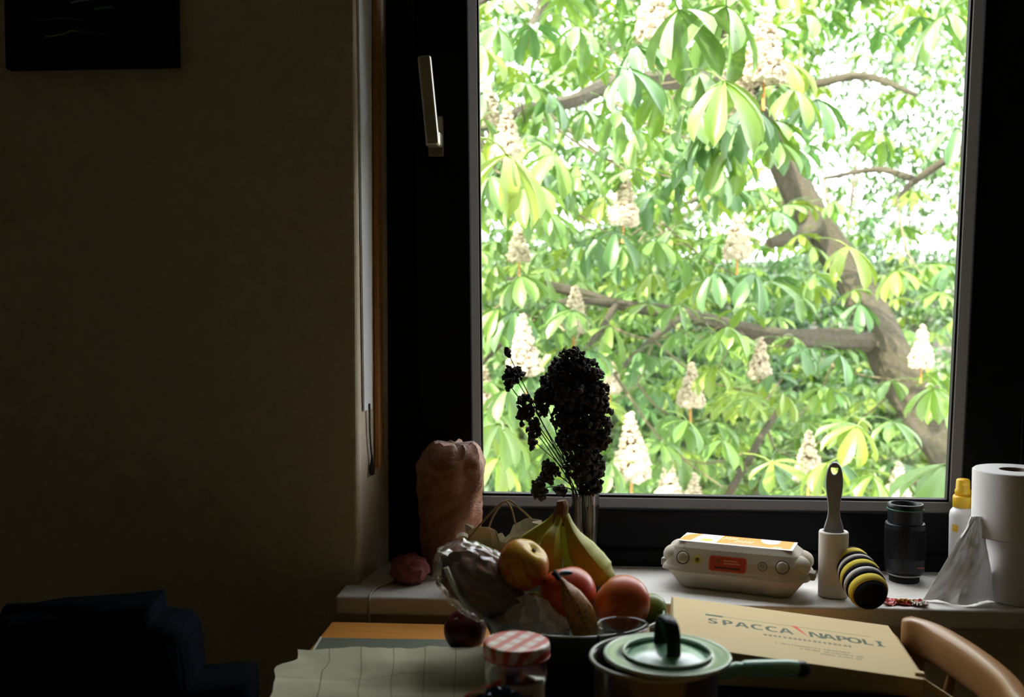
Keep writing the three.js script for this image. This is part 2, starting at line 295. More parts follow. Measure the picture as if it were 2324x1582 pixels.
  // leaves that stand out in the photograph: hub pixel, leaflet length in pixels, distance
  const marked = [[1540, 24, 185, 2.9], [1648, 14, 195, 2.9], [1642, 184, 190, 2.85], [1702, 246, 140, 3.1], [1426, 156, 150, 3.1], [1856, 226, 125, 3.4], [1997, 72, 95, 3.9], [1150, 352, 190, 2.8], [1198, 420, 130, 3.2],
    [1310, 60, 110, 3.7], [1350, 130, 100, 3.9], [1190, 190, 95, 3.9], [1288, 128, 95, 4.0], [1095, 110, 100, 3.9], [1255, 350, 120, 3.5], [1378, 335, 85, 4.2], [1436, 385, 100, 3.9], [1504, 340, 80, 4.3], [1095, 270, 90, 3.9], [1765, 60, 95, 4.0], [1830, 35, 95, 4.0],
    [2090, 40, 100, 3.9], [2150, 30, 130, 3.4], [1180, 628, 100, 3.9], [1620, 618, 105, 3.9], [1712, 622, 105, 3.9], [1540, 690, 85, 4.2], [1652, 742, 100, 4.0], [1925, 560, 110, 3.8], [1760, 480, 85, 4.3], [1340, 795, 95, 4.0], [1132, 962, 150, 3.1], [1130, 1040, 120, 3.4],
    [1698, 905, 80, 4.4], [1560, 955, 90, 4.1], [1842, 790, 90, 4.2], [1905, 805, 90, 4.2], [1945, 968, 110, 3.8], [1800, 1112, 95, 4.0], [2150, 1055, 170, 3.0], [2120, 880, 110, 3.8], [1880, 880, 90, 4.2], [1410, 560, 85, 4.4], [1290, 560, 80, 4.4], [1130, 700, 90, 4.1], [1480, 620, 80, 4.5], [2170, 290, 110, 3.7], [1990, 300, 90, 4.2], [1575, 330, 80, 4.5]];
  for (const [px, py, L] of [[1480, 60, 115], [1592, 70, 120], [1400, 250, 110], [1452, 300, 105], [1560, 245, 120], [1606, 305, 115], [1662, 335, 115], [1500, 205, 120], [1230, 330, 105], [1280, 425, 100], [1330, 250, 95], [1210, 60, 100], [1130, 60, 105], [1700, 70, 110], [1782, 140, 105], [1800, 330, 100], [1240, 480, 105], [1370, 445, 95], [1552, 400, 95], [1640, 420, 95], [1722, 432, 90], [1300, 705, 95], [1200, 850, 105], [1150, 885, 110], [1450, 800, 90], [1622, 835, 90], [1760, 850, 85], [1640, 1000, 95], [1752, 1050, 100], [1880, 1050, 105], [1980, 1080, 105], [1500, 1005, 95], [1385, 1050, 105], [1692, 700, 85], [1560, 585, 90], [1802, 665, 85], [1850, 622, 85], [1950, 690, 80], [1470, 690, 90], [1385, 740, 90]]) marked.push([px, py, L, 391 / L]);
  for (const [px, py, L, d] of marked) { const s = L / F * d / 0.17; addLeaf(atD(px, py, d), s, rr(-0.9, 0.9) + (rnd() < 0.5 ? Math.PI : 0), rr(-0.15, 0.25), L > 100 ? [1, 4, 6][Math.floor(rnd() * 3)] : -1); }
  // flower candles: top pixel, length in pixels, distance
  const candles = [[1486, -60, 150, 3.4], [1735, 20, 165, 3.3], [1668, 110, 150, 3.35], [1150, 240, 115, 3.9], [1112, 190, 95, 4.1], [1415, 400, 105, 4.0], [1674, 478, 105, 4.4], [1178, 502, 90, 4.6], [1302, 650, 100, 4.4], [1192, 716, 130, 3.7], [1722, 766, 92, 4.7], [1568, 825, 95, 4.6], [1434, 940, 145, 3.9], [1836, 978, 110, 4.2], [1520, 1046, 95, 4.4], [2040, 1050, 105, 4.1], [2092, 738, 95, 4.6], [1385, 812, 75, 5.2], [1575, 1075, 80, 4.8], [1102, 830, 90, 4.6], [1530, 300, 85, 4.9]];
  const shootPts = [];
  candles.forEach(([px, py, L, d], i) => {
    const v = i % 3, h = [0.24, 0.26, 0.21][v], s = (L / F * d) / (h * 0.86), foot = atD(px, py, d).add(V(0, -h * s, 0));
    const c = part(tree, 'flower_candle', candleVars[v], petal, 'cream upright cluster of blossoms'); c.position.copy(foot).sub(base); c.scale.setScalar(s); c.rotation.set(rr(-0.06, 0.06), rr(0, 6), rr(-0.10, 0.10));
    part(c, 'flower_stalk', stalkGeo[v], stalkMat, 'orange-brown stalk');
    shootPts.push([foot.clone().add(V(0, -0.05 * s, 0)), d]);
  });
  // shoots with whorls of leaves through the crown
  const want = (px, py) => { let w = 1; for (const [x, y] of [[2130, 960], [2060, 870], [2020, 800], [1985, 735], [1945, 650], [1790, 390], [1745, 310]]) if (Math.hypot(px - x, py + 30 - y) < 75) w = 0.12; if (px > 1840 && py > 60 && py < 600) w = 0.18; if (px > 1280 && px < 1420 && py > 280 && py < 330) w = 0.4; if (px > 2060 && py > 640) w = 0.3; if (px > 1640 && px < 1900 && py > 650 && py < 760) w = 0.4; return w; };
  let guard = 0;
  while (shootPts.length < 84 && guard++ < 2000) { const px = rr(1000, 2260), py = rr(-80, 1150); if (rnd() > want(px, py)) continue; const d = rr(4.0, 6.6); shootPts.push([atD(px, py, d), d]); }
  const twigMat = mat([0.12, 0.10, 0.055], 0.9);
  shootPts.forEach(([p, d]) => {
    const q = twigTo(p), mid = p.clone().lerp(q, 0.5).add(V(rr(-0.05, 0.05), -0.06, rr(-0.05, 0.05)));
    if (p.distanceTo(q) < 0.95) part(tree, 'twig', tube([[q, 0.008], [mid, 0.005], [p, 0.003]], 5, 6).translate(-base.x, -base.y, -base.z), twigMat);
    const n = 3, a0 = rr(0, 6);
    for (let k = 0; k < n && nLeaf < 300; k++) { const a = a0 + k * 2.1 + rr(-0.4, 0.4), s = rr(0.85, 1.2); const hub = p.clone().add(V(Math.sin(a) * 0.13 * s, rr(-0.03, 0.05), Math.cos(a) * 0.13 * s)); addLeaf(hub, s, a, rr(-0.1, 0.35)); }
  });
  // the leaves deeper in the crown, too many to count
  const N = 5600, inst = new THREE.InstancedMesh(farLeaf[0], leafMats[1], N), M = new THREE.Matrix4(), Q = new THREE.Quaternion(), col = new THREE.Color();
  let k = 0; guard = 0;
  while (k < N && guard++ < 60000) {
    const beyond = k >= 3400, px = beyond ? (rnd() < 0.65 ? rr(150, 1000) : rr(2300, 2900)) : rr(950, 2350), py = rr(-250, 1180); if (rnd() > Math.max(0.12, want(px, py))) continue; const d = (beyond ? 3.8 : 5.2) + 7.3 * Math.pow(rnd(), 0.7), p = atD(px, py, d); if (p.y < groundY(p.x, p.z) + 0.4) continue;
    const s = rr(0.8, 1.25); Q.setFromEuler(new THREE.Euler(rr(-0.3, 0.4), rr(0, 6.28), rr(-0.4, 0.4), 'YXZ')); M.compose(p.sub(base), Q, V(s, s, s)); inst.setMatrixAt(k, M); const c = leafCols[Math.floor(rnd() * 5)]; inst.setColorAt(k, col.setRGB(c[0] / leafCols[1][0], c[1] / leafCols[1][1], c[2] / leafCols[1][2])); k++;
  }
  inst.count = k; inst.name = 'inner_foliage'; inst.castShadow = inst.receiveShadow = true; inst.userData.kind = 'stuff'; tree.add(inst);
}
// shrubs on the bank
{
  const leafQ = (() => { const g = surf((u, v) => V((v - 0.5) * 0.05 * Math.sin(Math.PI * Math.min(1, u * 0.9 + 0.1)), u * 0.09, -0.02 * u * u + Math.abs(v - 0.5) * 0.02), 2, 2); return strip(g); })();
  const cols = [[0.09, 0.20, 0.035], [0.075, 0.16, 0.04], [0.14, 0.24, 0.035], [0.065, 0.15, 0.05]];
  const stemM = mat([0.16, 0.12, 0.08], 0.9);
  const kinds = [['dense low green shrub growing on the bank behind the tree', 1], ['tall loose green shrub with thin dark stems on the bank', 1.5], ['young thin-leaved tree standing at the railing on the bank', 3.6]];
  const spots = [[1120, 9.0, 0], [1290, 10.2, 1], [1440, 8.6, 0], [1600, 10.6, 1], [1750, 9.2, 1], [1880, 8.4, 0], [2010, 11, 0], [2150, 9.4, 0], [1380, 12.5, 1], [1180, 12, 1], [1700, 13, 0], [1540, 8.0, 0], [1960, 7.6, 0], [1260, 8.2, 0], [1470, 13.2, 1], [1830, 11.8, 1], [1765, 7.3, 0], [1060, 10.6, 1], [2080, 13.5, 0], [1900, 14.5, 0], [1330, 14.5, 0], [1575, 12.2, 1], [1120, 14, 0], [1905, 16.5, 2], [2060, 18, 2], [2170, 16.8, 2], [1480, 17.5, 2], [1240, 17, 2], [640, 9.2, 0], [800, 11, 1], [930, 9.0, 0], [420, 10.5, 1], [760, 14.5, 0], [2420, 9.5, 0], [2600, 11, 1]];
  for (const [px, d, kd] of spots) {
    const q = atD(px, 900, d), p = V(q.x, groundY(q.x, q.z), q.z), [label, tall] = kinds[kd];
    const g = kd === 2 ? thing('young_tree', label, 'tree', p, 0, 'young trees at the railing') : thing('shrub', label, 'shrub', p, 0, 'shrubs on the bank');
    const R = rr(0.65, 0.95) * (kd === 2 ? 1.7 : 1), hgt = rr(0.9, 1.2) * tall, leaves = [];
    for (let k = 0; k < 5; k++) { const a = rr(0, 6.28); part(g, 'stem', tube([[V(0.05 * Math.cos(a), -0.05, 0.05 * Math.sin(a)), 0.018], [V(0.3 * R * Math.cos(a), hgt * 0.5, 0.3 * R * Math.sin(a)), 0.012], [V(0.55 * R * Math.cos(a), hgt * 0.95, 0.55 * R * Math.sin(a)), 0.005]], 5, 6), stemM); }
    const inst = new THREE.InstancedMesh(leafQ, phys(cols[Math.floor(rnd() * 4)], 0.5, { transmission: 0.35, thickness: 0 }), 1500), M = new THREE.Matrix4(), Q = new THREE.Quaternion();
    for (let k = 0; k < 1500; k++) { const a = rr(0, 6.28), t = rnd(), rad = R * Math.sqrt(rnd()) * (0.45 + 0.75 * Math.sin(Math.PI * (0.15 + 0.8 * t))); Q.setFromEuler(new THREE.Euler(rr(0.4, 2.4), rr(0, 6.28), rr(-0.5, 0.5), 'YXZ')); const s = rr(0.8, 1.7) * (kd === 2 ? 1.25 : 1); M.compose(V(Math.cos(a) * rad, hgt * (0.12 + 0.95 * t) + 0.1 * rnd(), Math.sin(a) * rad), Q, V(s, s, s)); inst.setMatrixAt(k, M); }
    inst.name = 'foliage'; inst.userData.kind = 'stuff'; inst.castShadow = inst.receiveShadow = true; g.add(inst);
  }
}
// railing along the top of the bank
{
  const p0 = atD(2200, 560, 16), z = p0.z, m = mat([0.42, 0.40, 0.42], 0.6), x0 = p0.x - 1.6, gy = groundY(x0, z);
  const f = thing('railing', 'grey upright-bar railing along the top of the bank', 'railing', V(x0, gy, z));
  for (const y of [0.12, 0.86]) part(f, 'rail', box(0, 3.2, y, y + 0.04, -0.02, 0.02), m);
  for (let k = 0; k <= 20; k++) part(f, k % 5 ? 'bar' : 'post', k % 5 ? box(k * 0.16 - 0.009, k * 0.16 + 0.009, 0.12, 0.88, -0.009, 0.009) : box(k * 0.16 - 0.025, k * 0.16 + 0.025, -0.15, 0.96, -0.025, 0.025), m);
}

// ---------------------------------------------------------------- on the wall
{
  const bl = onZ(28, 163, 0.0), br = onZ(412, 157, 0.0), w = br.x - bl.x, h = 0.40;
  const t = canvasTex(512, 724, (c, a, b) => {
    c.fillStyle = '#0a1d2b'; c.fillRect(0, 0, a, b);
    for (let i = 0; i < 900; i++) { c.fillStyle = `rgba(${8 + 14 * rnd()},${26 + 22 * rnd()},${38 + 26 * rnd()},0.25)`; c.fillRect(rnd() * a - 60, rnd() * b, 30 + 150 * rnd(), 1 + 3 * rnd()); }
    const X = (px) => (px - 28) / 384 * a, Y = (py) => b - (163 - py) / 384 * a;
    const stroke = (pts, wd, col) => { c.strokeStyle = col; c.lineWidth = wd; c.lineCap = 'round'; c.beginPath(); pts.forEach(([x, y], i) => i ? c.lineTo(X(x), Y(y)) : c.moveTo(X(x), Y(y))); c.stroke(); };
    stroke([[180, 25], [215, 20], [252, 17]], 7, 'rgba(120,146,146,0.95)'); stroke([[235, 40], [272, 37]], 7, 'rgba(112,136,138,0.9)'); stroke([[95, 62], [130, 60], [165, 58], [205, 64]], 5, 'rgba(108,128,128,0.8)');
    stroke([[120, 98], [142, 96], [165, 92], [178, 86], [195, 88]], 4, 'rgba(205,165,96,0.95)'); stroke([[198, 89], [232, 92], [262, 95]], 4, 'rgba(104,124,124,0.8)'); stroke([[35, 123], [70, 128]], 5, 'rgba(42,62,66,0.6)');
  });
  const g = thing('canvas_painting', 'dark blue-green unframed painting with thin pale strokes on the wall', 'painting', V(bl.x, bl.y, 0.001));
  part(g, 'stretched_canvas', box(0, w, 0, h, 0, 0.02, 0.003), phys([0.004, 0.007, 0.011], 0.8, { specularIntensity: 0.2 }));
  part(g, 'painted_front', new THREE.PlaneGeometry(w - 0.004, h - 0.004).translate(w / 2, h / 2, 0.0203), phys([0.8, 0.8, 0.8], 0.8, { map: t, specularIntensity: 0.3 }));
}

// ---------------------------------------------------------------- table and chairs
const orangeWood = mat([1, 1, 1], 0.45, { map: woodTex([0.66, 0.29, 0.05], [0.42, 0.16, 0.025], 0.35) });
{
  const x0 = -0.385, x1 = 0.402, z0 = 0.116, z1 = 0.88;
  const t = thing('dining_table', 'orange wooden table pushed against the wall below the window', 'table', V((x0 + x1) / 2, 0, (z0 + z1) / 2));
  const a = (x1 - x0) / 2, b = (z1 - z0) / 2;
  part(t, 'table_top', ubox(-a, a, TY - 0.026, TY, -b, b, 0.005), orangeWood);
  for (const z of [-b + 0.05, b - 0.07]) part(t, 'apron', ubox(-a + 0.07, a - 0.07, TY - 0.11, TY - 0.026, z, z + 0.02), orangeWood);
  for (const x of [-a + 0.05, a - 0.07]) part(t, 'apron', ubox(x, x + 0.02, TY - 0.11, TY - 0.026, -b + 0.07, b - 0.07), orangeWood);
  for (const sx of [-1, 1]) for (const sz of [-1, 1]) part(t, 'leg', ubox(sx * (a - 0.05) - 0.025, sx * (a - 0.05) + 0.025, 0, TY - 0.026, sz * (b - 0.05) - 0.025, sz * (b - 0.05) + 0.025, 0.004), orangeWood);
}
{ // curved-rail chair at the right end of the table
  const RY = 0.835, top = [[2052, 1397], [2110, 1413], [2170, 1444], [2230, 1484], [2285, 1530], [2330, 1585]].map(([x, y]) => onY(x, y, RY));
  const first = top[0], last = top[5];
  // the rest of the bow runs on towards the sitter's other side
  const pts = [...top]; const dz = 0.06; let dx = 0.0; for (let k = 1; k <= 4; k++) { const p = pts[pts.length - 1].clone(); dx -= 0.008; p.x += [0.012, 0.0, -0.012, -0.026][k - 1]; p.z += dz; pts.push(p); }
  const curve = new THREE.CatmullRomCurve3(pts), N = 48;
  const base = V(curve.getPoint(0.5).x - 0.2, 0, curve.getPoint(0.5).z);
  const c = thing('wooden_chair', 'light brown wooden chair with a bowed top rail and spindles, beside the table', 'chair', base);
  const wood = mat([1, 1, 1], 0.32, { map: woodTex([0.37, 0.19, 0.07], [0.22, 0.10, 0.04], 0.3) });
  const rail = surf((u, v) => {
    const i = Math.round(u * N) / N, e = Math.min(1, Math.min(i, 1 - i) * 22 + 0.55), p = curve.getPoint(i), d = curve.getTangent(i), n = V(d.z, 0, -d.x).normalize();
    const th = v * 2 * Math.PI, sx = Math.sign(Math.cos(th)) * Math.pow(Math.abs(Math.cos(th)), 0.55), sy = Math.sign(Math.sin(th)) * Math.pow(Math.abs(Math.sin(th)), 0.45);
    return p.clone().addScaledVector(n, sx * 0.0135 * e).add(V(0, -0.026 + sy * 0.026 * (0.75 + 0.25 * e), 0)).sub(base);
  }, N, 24);
  const endCap = (i) => surf((u, v) => { const p = curve.getPoint(i), d = curve.getTangent(i), n = V(d.z, 0, -d.x).normalize(), th = v * 2 * Math.PI, e = 0.55; const sx = Math.sign(Math.cos(th)) * Math.pow(Math.abs(Math.cos(th)), 0.55), sy = Math.sign(Math.sin(th)) * Math.pow(Math.abs(Math.sin(th)), 0.45); return p.clone().addScaledVector(n, u * sx * 0.0135 * e).add(V(0, -0.026 + u * sy * 0.026 * (0.75 + 0.25 * e), 0)).sub(base); }, 1, 24);
  part(c, 'top_rail', merge(rail, endCap(0), endCap(1)), wood);
  const seatY = 0.45;
  for (let k = 0; k < 7; k++) {
    const t = 0.07 + 0.86 * k / 6, p = curve.getPoint(t).sub(base), big = k === 0 || k === 6 ? 0.011 : 0.0075;
    const foot = V(p.x * 0.62, seatY, p.z * 0.86);
    part(c, k === 0 || k === 6 ? 'back_post' : 'spindle', tube([[V(p.x, RY - 0.045, p.z), big * 0.8], [V((p.x + foot.x) / 2, (RY + seatY) / 2, (p.z + foot.z) / 2), big * 1.15], [foot, big]], 10, 8), wood);
  }
  part(c, 'seat', ubox(-0.27, 0.17, seatY - 0.03, seatY, -0.2, 0.2, 0.014), wood);
  for (const [x, z] of [[-0.22, -0.15], [-0.22, 0.15], [0.12, -0.15], [0.12, 0.15]]) part(c, 'leg', tube([[V(x, seatY - 0.02, z), 0.016], [V(x * 1.06, 0.2, z * 1.08), 0.017], [V(x * 1.12, 0, z * 1.16), 0.011]], 10, 8), wood);
  for (const z of [-0.16, 0.16]) part(c, 'stretcher', tube([[V(-0.23, 0.2, z), 0.009], [V(0.125, 0.2, z), 0.009]], 8, 2), wood);
}
{ // chair with a dark jacket over its back, left of the table
  const D = 1.30, o = atD(220, 1500, D), yaw = 0.16, base = V(o.x, 0, o.z);
  const c = thing('jacket_chair', 'plain dark chair behind a navy jacket', 'chair', base.clone().add(V(-0.07 * Math.sin(yaw), 0, -0.07 * Math.cos(yaw))), yaw);
  const m = mat([0.02, 0.014, 0.01], 0.6);
  part(c, 'backrest', box(-0.2, 0.06, 0.62, 0.835, -0.012, 0.012, 0.006), m);
  for (const x of [-0.185, 0.045]) part(c, 'back_post', box(x - 0.014, x + 0.014, 0, 0.84, -0.014, 0.014, 0.004), m);
  part(c, 'seat', box(-0.21, 0.13, 0.42, 0.45, 0.0, 0.38, 0.01), m);
  for (const x of [-0.185, 0.045]) part(c, 'leg', box(x - 0.014, x + 0.014, 0, 0.42, 0.34, 0.368, 0.004), m);
  // jacket: thick cloth following the outline, wrapped over the backrest
  const out = [[-70, 1600], [-60, 1470], [-30, 1410], [10, 1388], [60, 1374], [130, 1369], [200, 1369], [270, 1360], [330, 1351], [368, 1345], [371, 1384], [400, 1390], [428, 1401], [440, 1430], [446, 1480], [452, 1533], [520, 1536], [568, 1542], [570, 1600], [560, 1760], [330, 1800], [60, 1800], [-60, 1760]];
  const sh = new THREE.Shape(out.map(([x, y]) => { const p = atD(x, y, D).sub(V(base.x, 0, base.z)).applyAxisAngle(V(0, 1, 0), -yaw); return new THREE.Vector2(p.x, p.y); }));
  let g = new THREE.ExtrudeGeometry(sh, { depth: 0.05, bevelEnabled: true, bevelThickness: 0.022, bevelSize: 0.012, bevelOffset: -0.012, bevelSegments: 4, curveSegments: 8, steps: 4 }).translate(0, 0, -0.025);
  const p = g.attributes.position; for (let i = 0; i < p.count; i++) { const x = p.getX(i), y = p.getY(i), z = p.getZ(i); p.setZ(i, z + 0.014 * Math.sin(x * 34 + y * 6) + 0.01 * n3(x * 14, y * 9, 0.5)); }
  g = toCreasedNormals(g, 1.0);
  const j = thing('jacket', 'navy jacket draped over a chair back left of the table', 'jacket', V(base.x, 0, base.z), yaw);
  part(j, 'cloth', metreUV(g), phys([0.003, 0.0045, 0.008], 0.95, { specularIntensity: 0.1, bumpMap: bumpTex(10, 0.05), bumpScale: 0.0006 }));
  part(j, 'collar', tube([[V(-0.11, 0.868, 0.0), 0.014], [V(-0.02, 0.872, 0.018), 0.017], [V(0.06, 0.876, 0.0), 0.010]], 8, 10), phys([0.003, 0.0045, 0.008], 0.95, { specularIntensity: 0.1 }));
}

// ---------------------------------------------------------------- laid on the table
const crumple = (x, z, a, f) => a * (fbm(x * f, 0.3, z * f, 3) + 0.5 * Math.abs(n3(x * f * 0.7, 2, z * f * 0.7)));
function tableSheet(corners, lift, amp, f) { // corners as pixels on the plane `lift` above the table: back-left, back-right, front-right, front-left
  const q = corners.map(([x, y]) => onY(x, y, TY + lift));
  return (u, v) => { const p = q[0].clone().lerp(q[1], u).lerp(q[3].clone().lerp(q[2], u), v); p.y = TY + lift * 0.5 + crumple(p.x, p.z, amp, f); return p; };
}
const local = (g, o) => g.translate(-o.x, -o.y, -o.z);
{
  const fn = tableSheet([[728, 1447], [1040, 1452], [1040, 1560], [668, 1545]], 0.003, 0.0, 1), o = V(-0.3, TY, 0.2);
  const t = thing('placemat', 'thin dark green placemat with a pale edge under the paper sheets', 'placemat', o);
  part(t, 'mat', local(sheet((u, v) => { const p = fn(u, v); p.y = TY + 0.003; return p; }, 6, 6, 0.0025), o), mat([0.10, 0.12, 0.08], 0.8));
  const e = []; for (let k = 0; k <= 12; k++) { const p = fn(0, k / 12); p.y = TY + 0.0025; e.push([p.sub(o), 0.0022]); }
  part(t, 'edging', tube(e, 6, 24), mat([0.5, 0.48, 0.36], 0.7), 'pale edging');
}
{
  const o = V(-0.28, TY, 0.28);
  const grid = canvasTex(1024, 1024, (c, w, h) => {
    c.fillStyle = '#c9c6b0'; c.fillRect(0, 0, w, h);
    for (let i = 0; i < 5000; i++) { c.fillStyle = `rgba(${110 + 90 * rnd()},${110 + 90 * rnd()},${80 + 60 * rnd()},0.12)`; c.fillRect(rnd() * w, rnd() * h, 3 + 14 * rnd(), 1 + 3 * rnd()); }
    c.strokeStyle = 'rgba(96,98,78,0.75)'; c.lineWidth = 4; for (let i = 1; i < 6; i++) { c.beginPath(); c.moveTo(i * w / 6, 0); c.lineTo(i * w / 6, h); c.stroke(); }
    c.lineWidth = 3; for (const v of [0.14, 0.5, 0.74]) { c.beginPath(); c.moveTo(0, v * h); c.lineTo(w, v * h); c.stroke(); }
    c.fillStyle = 'rgba(120,122,96,0.5)'; for (let i = 0; i < 6; i++) for (let k = 0; k < 5; k++) c.fillRect(w * (i / 6 + 0.02), h * (0.2 + 0.05 * k), w * (0.05 + 0.07 * rnd()), 7);
  });
  const q = [[676, 1493], [1105, 1476], [1100, 1720], [655, 1720]].map(([x, y]) => onY(x, y, TY + 0.016));
  const fn = (u, v) => { const p = q[0].clone().lerp(q[1], u).lerp(q[3].clone().lerp(q[2], u), v); const lip = 0.016 * Math.exp(-v * 7) + 0.012 * Math.exp(-u * 9); p.y = TY + 0.008 + 0.006 + crumple(p.x, p.z, 0.012, 9) * 0.5 + lip * 0.5; p.x += 0.003 * n3(v * 4, 1, u * 2) * (1 - u) - 0.028 * Math.max(0, 1 - u * 4) * THREE.MathUtils.smoothstep(v, 0.08, 0.2); p.z += 0.003 * n3(u * 3, 5, 0); return p; };
  const t = thing('paper_sheet', 'large pale creased paper sheet with faint grid lines on the table', 'paper', o);
  part(t, 'sheet', local(sheet(fn, 60, 40, 0.0012), o), mat([0.78, 0.78, 0.68], 0.9, { map: grid }));
}
{
  const o = V(0.16, TY, 0.42), fn = (u, v) => V(-0.155 + 0.54 * u + 0.004 * n3(v * 5, 0, 0), TY + 0.003 + 0.001 * n3(u * 8, v * 8, 3), 0.30 + 0.42 * v + 0.004 * n3(u * 6, 4, 0));
  const t = thing('dark_cloth', 'flat dark navy cloth under the saucepan and the cardboard box', 'cloth', o);
  part(t, 'cloth', local(sheet(fn, 24, 20, 0.002), o), phys([0.006, 0.008, 0.013], 0.95, { specularIntensity: 0.15, bumpMap: bumpTex(12, 0.04), bumpScale: 0.0004 }));
}

// ---------------------------------------------------------------- pizza box with its lid slightly raised on one side
{
  const c = [V(0.121, 0.8405, 0.139), V(0.420, 0.813, 0.164), V(0.403, 0.812, 0.369), V(0.105, 0.840, 0.344)];
  const ctr = V(0.262, TY + 0.004, 0.254), u = c[1].clone().sub(c[0]), v = c[3].clone().sub(c[0]), Wd = u.length(), Dp = v.length();
  const g = thing('pizza_box', 'flat tan cardboard box printed SPACCA NAPOLI, on the table beside the sill', 'cardboard box', ctr, Math.atan2(-u.z, u.x));
  const kraft = mat([1, 1, 1], 0.85, { map: grainTex([0.54, 0.42, 0.21], 0.08, 3, 0.12) });
  const a = Wd / 2 - 0.004, b = Dp / 2 - 0.004, th = 0.003, hh = 0.017;
  part(g, 'tray', metreUV(merge(box(-a, a, 0, th, -b, b), box(-a, a, 0, hh, -b, -b + th), box(-a, a, 0, hh, b - th, b), box(-a, -a + th, 0, hh, -b, b), box(a - th, a, 0, hh, -b, b))), kraft);
  const print = canvasTex(1536, 1024, (x, w, h) => {
    x.fillStyle = '#c9b78f'; x.fillRect(0, 0, w, h);
    for (let i = 0; i < 9000; i++) { x.fillStyle = `rgba(${150 + 80 * rnd()},${130 + 80 * rnd()},${90 + 70 * rnd()},0.14)`; x.fillRect(rnd() * w, rnd() * h, 2 + 9 * rnd(), 1 + 2 * rnd()); }
    const ink = '#4d5a4a', X = (t) => t * w, Y = (t) => t * h;
    x.fillStyle = ink; x.fillRect(X(0.155), Y(0.30), X(0.078), Y(0.034)); x.globalAlpha = 0.6; x.fillRect(X(0.233), Y(0.312), X(0.65), Y(0.009)); x.globalAlpha = 1;
    x.textBaseline = 'middle'; x.textAlign = 'center';
    const word = (s, x0, x1) => { x.font = 'bold 150px sans-serif'; [...s].forEach((ch, i) => x.fillText(ch, X(x0 + (x1 - x0) * i / (s.length - 1)), Y(0.44))); };
    x.strokeStyle = ink; x.lineWidth = 4; word('SPACCA', 0.185, 0.505); word('NAPOLI', 0.635, 0.905);
    x.save(); x.translate(X(0.565), Y(0.41)); x.fillStyle = '#cf5a40'; x.beginPath(); x.moveTo(-46, -105); x.lineTo(-8, -112); x.lineTo(52, 88); x.lineTo(14, 20); x.closePath(); x.fill(); x.restore();
    x.fillStyle = ink; x.globalAlpha = 0.65; for (let t = 0.40; t < 0.77; t += 0.021) x.fillRect(X(t), Y(0.558), X(0.011 + 0.005 * rnd()), Y(0.034)); x.globalAlpha = 0.5;
    for (const [y, x0, x1] of [[0.70, 0.44, 0.74], [0.745, 0.54, 0.80], [0.79, 0.62, 0.79]]) for (let t = x0; t < x1; t += 0.012 + 0.012 * rnd()) x.fillRect(X(t), Y(y), X(0.008 + 0.01 * rnd()), Y(0.018));
    x.globalAlpha = 1;
  });
  const lid = new THREE.Group(); lid.name = 'lid'; g.add(lid);
  lid.position.set(0, (c[0].y + c[1].y + c[2].y + c[3].y) / 4 - ctr.y, 0); lid.rotation.z = Math.atan2(u.y, Math.hypot(u.x, u.z));
  const A = Wd / 2, B = Dp / 2;
  const top = box(-A, A, -th, 0, -B, B).toNonIndexed(), uv = top.attributes.uv, pp = top.attributes.position, nn = top.attributes.normal;
  for (let i = 0; i < uv.count; i++) nn.getY(i) > 0.9 ? uv.setXY(i, (pp.getX(i) + A) / Wd, (B - pp.getZ(i)) / Dp) : uv.setXY(i, 0.02, 0.02);
  part(lid, 'top_panel', top, mat([0.92, 0.88, 0.76], 0.8, { map: print }), 'printed top panel');
  // front flap, longer at one end
  const fs = new THREE.Shape([[-A, 0], [A, 0], [A + 0.001, -0.020], [A - 0.004, -0.0225], [0.35 * A, -0.0225], [0.22 * A, -0.018], [-A, -0.018]].map((p) => new THREE.Vector2(...p)));
  part(lid, 'front_flap', metreUV(new THREE.ExtrudeGeometry(fs, { depth: th, bevelEnabled: false }).translate(0, 0, B - 0.001)), kraft);
  part(lid, 'side_flap', metreUV(merge(box(-A, -A + th, -0.034, 0, -B + 0.005, B - 0.005))), kraft);
  const flap = new THREE.Shape([[0, 0], [0.052, 0], [0.046, 0.016], [0.030, 0.018], [0.004, 0.006]].map((p) => new THREE.Vector2(...p)));
  part(lid, 'side_flap', metreUV(merge(box(-0.09, 0.085, -0.002, 0, 0, 0.014).rotateY(Math.PI / 2).rotateZ(-0.7).translate(A - 0.001, 0, 0))), kraft);
  part(lid, 'corner_tab', metreUV(new THREE.ExtrudeGeometry(new THREE.Shape([[0, 0.006], [0.06, -0.014], [0.045, -0.013], [0, -0.008]].map((p) => new THREE.Vector2(...p))), { depth: 0.0025, bevelEnabled: false }).rotateY(-0.55).translate(A - 0.002, -0.006, B - 0.012)), kraft);
  part(lid, 'corner_tab', box(A - 0.008, A + 0.003, -0.001, 0.004, B - 0.018, B - 0.008, 0.001), kraft);
}

